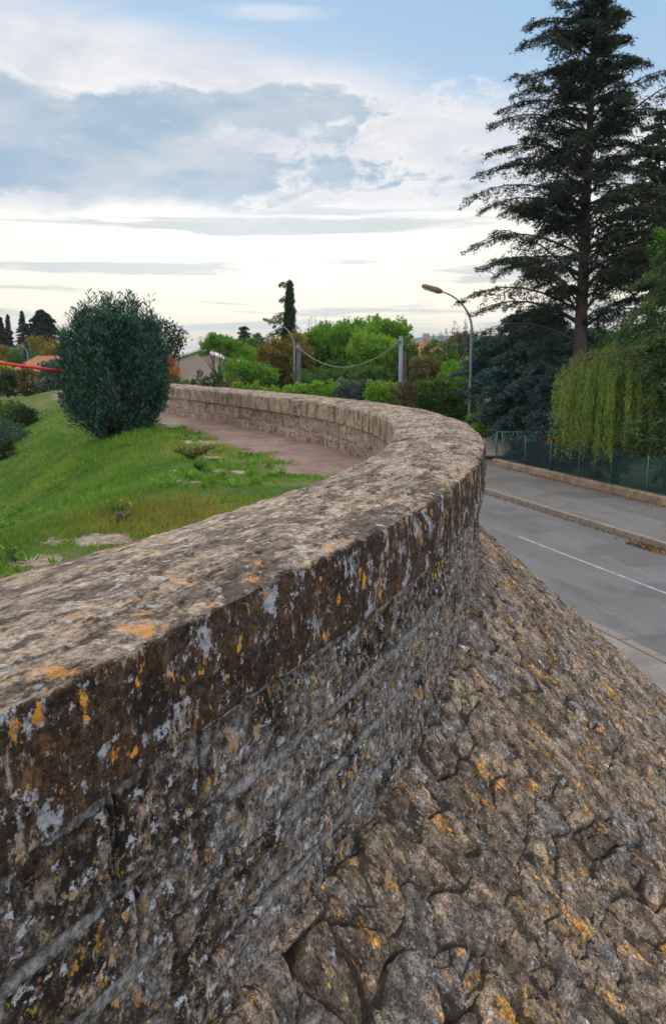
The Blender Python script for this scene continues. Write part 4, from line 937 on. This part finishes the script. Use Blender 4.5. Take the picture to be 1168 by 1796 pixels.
# ------------------------------------------------------------------ street lamps
def street_lamp(label, u, ubase, vtop, Y, reach_px, drop=.5, r=.062):
    x = float(at(u, 620, Y)[0]); zt = float(at(u, vtop, Y)[2]); rch = reach_px/F*Y*1.02
    t = thing('street_lamp', label, 'street lamp', (x, Y, 0), 'curved street lamps'); zc = zt-rch*.86
    P_ = [(x, Y, 0), (x, Y, zc*.5), (x, Y, zc)]
    for a in np.linspace(.1, 1, 11): th = a*R(76); rad = rch*.86; P_.append((x-rad*(1-cos(th))*.93, Y, zc+rad*sin(th)*.86))
    e = np.array(P_[-1]); 
    MB().tube(P_, np.r_[[r*1.35, r*1.15, r], np.linspace(r*.85, r*.5, 11)], 10).build('pole', M['metal_grey'], t)
    MB().tube([(x, Y, 0), (x, Y, .5)], [r*1.9, r*1.7], 10).build('pole_base', M['metal_grey'], t)
    d_ = unit(np.array([-1, 0, .30])); s = rch*.36; hb = MB()
    n = 10; P2 = [e+d_*s*q for q in np.linspace(-.12, 1, n)]; rr = rch*.052*np.array([.5, .95, 1.15, 1.15, 1.1, 1.05, 1.0, .95, .85, .45]); hb.tube(P2, rr, 10)
    hd = hb.build('lamp_head', M['head_brown'], t)
    c = e+d_*s*.55+np.array([0, 0, -rch*.045]); MB().box(c, (s*.36, rch*.035, rch*.012), 0, -.29).build('lamp_lens', M['lens'], hd, smooth=False)
    return t
M['lens'] = plain('frosted_lens', (.45, .42, .36), .3, .1, 3, 0)
street_lamp('tall curved street lamp with brown head, nearest of the three, in front of the cedars', 826, 826, 497, 38., 90)
street_lamp('smaller curved street lamp standing beside the left utility pole', 516, 516, 557, 62., 55)
street_lamp('faint distant curved lamp above the red bar, furthest of the three', 49, 49, 603, 88., 20, r=.06)

# ------------------------------------------------------------------ utility poles and cable
M['pole_grey'] = plain('weathered_pole', (.105, .092, .088), .9, .3, 2, .4); M['cable'] = plain('cable_sheath', (.20, .20, .19), .7, .1, 2, 0)
pA = gp(524, 56.); zA = at(524, 600, 56.)[2]; pB = gp(703, 46.); zB = at(703, 590, 46.)[2]
t = thing('utility_pole', 'thick weathered grey utility pole behind the smaller street lamp', 'utility pole', tuple(pA), 'utility poles')
MB().tube([pA, pA+[0, 0, zA]], [.155, .12], 10).build('shaft', M['pole_grey'], t)
MB().box(pA+[-.06, -.17, zA-.35], (.10, .07, .16)).build('bracket', M['cable'], t)
t = thing('utility_pole', 'slender bluish-grey utility pole right of the sagging cable', 'utility pole', tuple(pB), 'utility poles')
MB().tube([pB, pB+[0, 0, zB]], [.12, .095], 10).build('shaft', M['metal_grey'], t)
MB().box(pB+[-.1, -.1, zB-.25], (.12, .05, .07)).build('bracket', M['cable'], t)
pC = gp(709.5, 46.4); zC = at(709, 617, 46.4)[2]
tag(MB().tube([pC, pC+[0, 0, zC]], [.13, .11], 10).build('wooden_prop', M['bark_red'], None, origin=tuple(pC)), 'shorter brownish wooden post tied against the slender bluish utility pole', 'post')
q = np.linspace(0, 1, 26)[:, None]; a_ = pA+[0, -.2, zA-.35]; b_ = pB+[0, -.1, zB-.2]; cb = a_+(b_-a_)*q; cb[:, 2] -= 1.32*4*(q*(1-q))[:, 0]
tag(MB().tube(cb, .026, 6).build('sagging_cable', M['cable'], None, origin=tuple(a_)), 'thick grey cable sagging between the two utility poles in front of the green trees', 'cable')

# ------------------------------------------------------------------ fence on its low kerb wall
M['fence'] = plain('green_wire', (.008, .060, .062), .55, .15, 2, 0); M['fence_post'] = plain('green_post', (.06, .15, .15), .5, .2, 2, 0)
M['lowwall'] = plain('weathered_low_wall', (.27, .20, .14), .95, .35, 3, .5)
def fence():
    a0, a1 = -8., 19.9; b = 8.18; fz = lambda a: .34
    t = thing('low_wall', 'low weathered brownish stone kerb wall carrying the wire fence, with leaves along its foot', 'wall', (*rp(6, b), 0))
    n = 200; a = np.linspace(a0, a1+.5, n); sec = [(-.17, .0), (-.17, .20), (-.14, .23), (.14, .235), (.17, .2), (.17, .0)]
    V = np.array([(*rp(x, b+s+.012*fbm(np.array([x*2.]), np.array([s*9]), 3, 4)[0]), .1+z+(.018*fbm(np.array([x*3.]), np.array([s*5]), 3, 6)[0] if z > .1 else 0)) for x in a for s, z in sec])
    mk('coping_and_face', V, [grid_faces(n, 6)[:, ::-1], np.array([[0, 1, 2, 3], [0, 3, 4, 5]]), np.array([[0, 3, 2, 1], [0, 5, 4, 3]])+(n-1)*6], M['lowwall'], t, smooth=False)
    t = thing('wire_fence', 'teal wire mesh fence with slim posts along the pavement in front of the willow', 'fence', (*rp(6, b), .33)); top = 1.33; mb = MB()
    for x in np.arange(a0, a1, .075): p = rp(x, b); mb.box((p[0], p[1], (.34+top)/2), (.007, .004, (top-.34)/2), math.atan2(RT[1], RT[0]))
    for z in np.arange(.36, top+.01, .085): p = rp((a0+a1)/2, b+.008); mb.box((p[0], p[1], z), ((a1-a0)/2, .004, .007), math.atan2(RT[1], RT[0]))
    mb.build('wire_mesh', M['fence'], t, smooth=False)
    for x in list(np.arange(19.9, a0, -1.72)):
        p = rp(x, b-.03); MB().tube([(*p, .3), (*p, top+.06)], .018, 7).build('post', M['fence_post'], t)
    # leaves of the climbing plants behind the wire
    # leafy corner hedge
    rs = rs_(22)
    c = rp(18.2, 9.2); broadleaf('hedge', 'dark red-leaved hedge behind the far corner of the wire fence', 'hedge', (*c, .1), [((*rp(19.4, 9.1), .72), (.8, .7, .75), 50), ((*rp(17.6, 9.3), .75), (.9, .7, .8), 60), ((*rp(15.8, 9.6), .7), (.9, .6, .75), 50)], M['redleaf'], rs, leaf=.09, r0=.03, clr=.2)
    for (aa, bb, r, m, lab) in [(12.5, 10.6, 1.1, 'darkgreen', 'dark low shrub behind the wire fence left of the willow strands'), (8.6, 10.2, 1.0, 'midgreen', 'low green shrub behind the fence under the willow'), (5., 10.4, 1.2, 'darkgreen', 'dark low shrub behind the fence right of the willow'), (1.2, 10.3, 1.2, 'midgreen', 'green shrub behind the fence near the right edge')]:
        c = rp(aa, bb); broadleaf('shrub', lab, 'shrub', (*c, .1), [((*c, .55), (r, .8, .5), 60)], M[m], rs, leaf=.09, r0=.03, clr=.2)
    p = rp(20.2, b); t = thing('gate_panel', 'dark wire gate panel with crossed rods closing the far corner of the fence', 'gate', (*p, .1)); mb = MB()
    for k in range(9):
        x0 = p[0]-.05+.16*k; mb.tube([(x0, p[1]+.1+.05*k, .15), (x0+.3*(-1)**k, p[1]+.1+.05*k, 1.3)], .014, 4)
    mb.build('rods', M['cable'], t); fr = MB()
    for x0 in (-.08, 1.4): fr.tube([(p[0]+x0, p[1]+.1, .05), (p[0]+x0, p[1]+.1, 1.38)], .03, 6)
    fr.tube([(p[0]-.08, p[1]+.1, 1.36), (p[0]+1.4, p[1]+.1, 1.36)], .022, 6); fr.build('frame', M['fence_post'], t)
fence()
# concrete wall across the end of the road
M['oldconcrete'] = plain('stained_concrete', (.52, .48, .43), .95, .3, 1.5, .3)
xL, xR = 4.2, float(at(906, 780, 36)[0]); zt = float(at(880, 768, 36)[2]); n = 40
t = thing('concrete_wall', 'low stained concrete wall across the far end of the road', 'wall', ((xL+xR)/2, 36, 0)); 
xs = np.linspace(xL, xR, n); V = []
for x in xs:
    tz = zt+.05*fbm(np.array([x*1.7]), np.array([0.]), 3, 9)[0]
    for (dy, z) in [(0, 0), (0, tz-.02), (.03, tz), (.22, tz), (.25, 0)]: V.append((x, 36+dy+.01*fbm(np.array([x*3]), np.array([z*3]), 2, 3)[0], z))
mk('wall_slab', np.array(V), [grid_faces(n, 5)[:, ::-1], np.array([[0, 1, 2, 3]]), np.array([[3, 2, 1, 0]])+(n-1)*5], M['oldconcrete'], t, smooth=False)
quad('far_kerb', -6, 12, 35.5, 35.78, .13, M['kerb']); quad('far_verge', -6, 60, 35.78, 36.0, .12, M['concrete'])
rs = rs_(23)
pw = at(882, 762, 37.); t = thing('red_marker_sign', 'small red and white marker sign showing above the concrete wall', 'sign', (pw[0], 37., 0))
MB().tube([(pw[0], 37, 0), (pw[0], 37, pw[2]+.1)], .03, 6).build('post', M['metal_grey'], t)
MB().box((pw[0]-.01, 36.96, pw[2]+.08), (.09, .012, .26), 0, .35).build('panel', plain('red_paint', (.50, .03, .05), .5, .1, 3, 0), t, smooth=False)
for (u, v, w_, lab) in [(953, 761, .16, 'leftmost clump of white blossoms over the red-leaved hedge'), (975, 758, .26, 'middle clump of white blossoms over the red-leaved hedge'), (993, 756, .22, 'clump of white blossoms nearest the willow'), (866, 767, .18, 'white blossoms low behind the concrete wall')]:
    Yb = 33.5 if u > 900 else 37; c = at(u, v, Yb); m_ = M.setdefault('blossom', mat_leaf('white_petals', G((.5, .55, .58), (.65, .7, .72), (.8, .82, .82)), .1))
    broadleaf('flowering_shrub', lab, 'shrub', gp(u, Yb), [(c, (w_, .15, .11), 8)], m_, rs, leaf=.09, r0=.02, clr=.09, bole=.8)

# ------------------------------------------------------------------ red bar
a_ = at(-60, 628, 15.); b_ = at(110, 651.5, 15.8); t = thing('red_bar', 'red painted bar reaching in from the left edge to the oleander', 'barrier', tuple(a_))
MB().tube([a_, (a_+b_)/2, b_], [.026, .026, .026], 8).build('rail', M.setdefault('redbar', plain('red_bar_paint', (.62, .035, .05), .45, .1, 3, 0)), t)
MB().tube([b_, b_+(b_-a_)*.008], [.034, .030], 8).build('end_cap', M['redbar'], t)

# ------------------------------------------------------------------ grass, weeds, flowers, leaf litter
M['grass'] = mat_leaf('grass_blades', G((.03, .10, .014), (.07, .19, .022), (.13, .27, .035), (.24, .27, .06)), .35, .6, (.25, .5, .03))
M['drygrass'] = mat_leaf('dry_grass', G((.10, .13, .02), (.22, .19, .035), (.36, .27, .06)), .3, .7, (.4, .35, .05))
def grass():
    rs = rs_(41)
    for nm, mat, n, kind in (('grass', M['grass'], 330000, 0), ('dry_grass', M['drygrass'], 110000, 1)):
        r = 2.2*np.exp(rs.random(n)*np.log(30/2.2)); th = rs.uniform(R(-27), R(9), n); x = r*np.sin(th); y = r*np.cos(th)
        z, q, l = terr(x, y); pa, pl_ = dirtmask(x, y, q, l); f = fbm(x*1.3, y*1.3, 3, 81); f2 = fbm(x*4, y*4, 2, 82); f3 = fbm(x*.6, y*.6, 3, 83)
        ok = (q > CW+.02) & (rs.random(n) > np.maximum(pa*1.02, pl_*1.0)) & (y < 30); ok &= (rs.random(n) > .75*sst(fbm(x*2.2, y*2.2, 4, 131), .12, .35)) | (q > 3.4)
        gx, gy = -1.05, 6.4          # the dry tussock patch by the wall
        dry = np.exp(-(((x+1.35)/.9)**2+((y-6.9)/1.3)**2))+.45*sst(f3, .15, .45)+.5*np.exp(-(((x+2.2)/1.0)**2+((y-14.5)/2.5)**2)); hump = np.exp(-(((x+3.5)/.9)**2+((y-15.0)/.8)**2))
        if kind: ok &= rs.random(n) < np.clip(dry*1.2+.04, 0, 1)
        else: ok &= rs.random(n) > dry*.5
        bank = sst(q, 2.2, 3.8)
        h = (.020+.022*bank+.05*np.clip(f, 0, 1)+.035*np.clip(f2, 0, 1)+.06*np.clip(dry, 0, 1)*kind+.12*hump)*(.6+.8*rs.random(n))*(1+r*.012)
        x, y, z, h, r, f, f2, f3 = [k[ok] for k in (x, y, z, h, r, f, f2, f3)]; m = len(x)
        D = np.stack([rs.normal(size=m)*.62, rs.normal(size=m)*.62, np.ones(m)], -1)
        tone = np.clip(.42+f*.9+f2*.35+f3*.6+rs.normal(size=m)*.14, 0, 1)
        V, F_, A = blades(np.stack([x, y, z-.01], -1), D, h, .0028+.00115*r, rs, tone, tri=True)
        tag(mk(nm, V, F_, mat, None, A, False), kind='stuff')
grass()
def ground_pt(u, v):
    D = CAMZ-ZP
    for _ in range(6):
        x_ = (u-CX)/F; yd = (v-CY)/F; t_ = D/(sin(PITCH)+yd*cos(PITCH)); p = (x_*t_, t_*(cos(PITCH)-yd*sin(PITCH))); D = CAMZ-float(terr(np.array([p[0]]), np.array([p[1]]))[0][0])
    return np.array([p[0], p[1], CAMZ-D])
M['stemgreen'] = plain('green_stems', (.05, .09, .02), .8, .2, 5, 0)
def weed(name, label, u, v, h, n, mat, rs, leaf=.06, flower=None, nf=0, cat='plant', wd=.3, spread=.9):
    p = ground_pt(u, v); t = thing(name, label, cat, tuple(p)); mb = MB(); P_ = []; D_ = []; tips = []
    for k in range(n):
        a = rs.random()*2*pi; o = unit(np.array([cos(a)*spread, sin(a)*spread, .7+.6*rs.random()])); L_ = h*(.6+.6*rs.random()); tip = p+o*L_; mb.tube([p, p+o*L_*.5+[0, 0, .02], tip], [.005, .004, .002], 4); tips.append(tip)
        m = 16; f = .2+.8*rs.random(m); P_.append(p+(tip-p)*f[:, None]+rs.normal(size=(m, 3))*.012); D_.append(np.tile(o, (m, 1))+rs.normal(size=(m, 3))*.7)
    P_ = np.concatenate(P_); V, F_, A = blades(P_, np.concatenate(D_), leaf, leaf*wd, rs); mk('leaves', V, F_, mat, t, A, False); mb.build('stems', M['stemgreen'], t)
    if flower:
        for tp in tips[:nf]:
            V, F_, A = blades(np.tile(tp, (7, 1))+rs.normal(size=(7, 3))*.008, rs.normal(size=(7, 3)), .016, .011, rs); mk('flower', V, F_, flower, t, A, False)
rs = rs_(42); M['purple'] = mat_leaf('purple_petals', G((.16, .08, .35), (.30, .16, .55)), .2); M['yellow'] = mat_leaf('yellow_petals', G((.75, .55, .02), (.85, .7, .05)), .1); M['whitep'] = mat_leaf('small_white_petals', G((.6, .6, .6), (.8, .8, .8)), .1)
weed('leafy_weed', 'dark broad-leaved weed clump among the bare pale patches beside the path', 338, 806, .30, 34, M['brownleaf'], rs, .06, spread=1.5)
weed('leafy_weed', 'low green weed in front of the dark weed clump on the pale patch', 352, 824, .12, 14, M['midgreen'], rs, .05)
weed('wildflower', 'wildflower with yellow heads in the grass above the dry tussocks', 207, 902, .13, 9, M['midgreen'], rs, .04, M['yellow'], 5, 'flower')
weed('wildflower', 'violet wildflower in the grass left of the dry tussocks', 214, 918, .11, 9, M['midgreen'], rs, .04, M['purple'], 6, 'flower')
weed('wildflower', 'yellow wildflower nearest the left edge by the front bare patch', 28, 985, .10, 7, M['midgreen'], rs, .035, M['yellow'], 3, 'flower')
def litter():
    rs = rs_(43); P_ = []
    n = 2600; a = rs.uniform(-8, 19, n); b = 7.98-np.abs(rs.normal(size=n))*.16; P_.append(np.array([(*rp(x, y_), .128) for x, y_ in zip(a, b)]))
    n = 900; a = rs.uniform(-8, 20, n); b = 4.66-np.abs(rs.normal(size=n))*.07; P_.append(np.array([(*rp(x, y_), .012) for x, y_ in zip(a, b)]))
    n = 260; P_.append(np.array([(*rp(6.1+rs.normal()*.5, 4.5-abs(rs.normal())*.12), .012+.02*rs.random()) for _ in range(n)]))
    n = 260; P_.append(np.array([(*rp(2.9+rs.normal()*.6, 7.8-abs(rs.normal())*.15), .13+.03*rs.random()) for _ in range(n)]))
    P_ = np.concatenate(P_); D = rs.normal(size=P_.shape)*np.array([1, 1, .25]); V, F_, A = blades(P_, D, .07*(.5+.8*rs.random(len(P_))), .035, rs)
    tag(mk('fallen_leaves', V, F_, mat_leaf('fallen_leaf', G((.10, .05, .025), (.25, .11, .04), (.38, .20, .08)), .1), None, A, False), kind='stuff')
litter()
def low_weeds():
    rs = rs_(47); n = 900; r = 4.5*np.exp(rs.random(n)*np.log(24/4.5)); th = rs.uniform(R(-26), R(6), n); x = r*np.sin(th); y = r*np.cos(th); z, q, l = terr(x, y); pa, pl_ = dirtmask(x, y, q, l)
    ok = (q > CW+.3) & (pa < .3) & (fbm(x*.9, y*.9, 3, 111) > .02); x, y, z, r = x[ok], y[ok], z[ok], r[ok]; k = np.repeat(np.arange(len(x)), 16); m = len(k)
    D = unit(np.stack([rs.normal(size=m), rs.normal(size=m), .5+.9*rs.random(m)], -1)); sz = (.05+.05*rs.random(len(x)))[k]
    P_ = np.stack([x[k], y[k], z[k]], -1)+D*sz[:, None]*.8; V, F_, A = blades(P_, D, sz*1.1, .018+.0008*r[k], rs, rs.random(len(x))[k])
    tag(mk('low_weeds', V, F_, M['green'], None, A, False), kind='stuff')
low_weeds()
# street drain against the kerb
c = rp(6.35, 4.45); t = thing('drain_grate', 'dark street drain by the kerb, half covered with fallen leaves', 'drain', (*c, 0)); mb = MB(); ang_ = math.atan2(RT[1], RT[0])
for k in range(7): p = rp(6.0+k*.12, 4.45); mb.box((*p, .012), (.02, .16, .006), ang_)
mb.box((*c, .006), (.46, .2, .003), ang_); mb.build('grate', plain('cast_iron', (.03, .028, .028), .6, .3, 4, .2, .3), t, smooth=False)

# ------------------------------------------------------------------ thin evening haze
m, t, o = newmat('haze_air'); pv = t.new('ShaderNodeVolumePrincipled'); pv.inputs['Density'].default_value = .00016
pv.inputs['Color'].default_value = (.60, .75, .95, 1); pv.inputs['Anisotropy'].default_value = .0
t.l.new(pv.outputs[0], o.inputs['Volume'])
hz = tag(MB().box((100, 2250, 55), (3150, 2800, 56.2)).build('haze', m, None, smooth=False), kind='stuff')
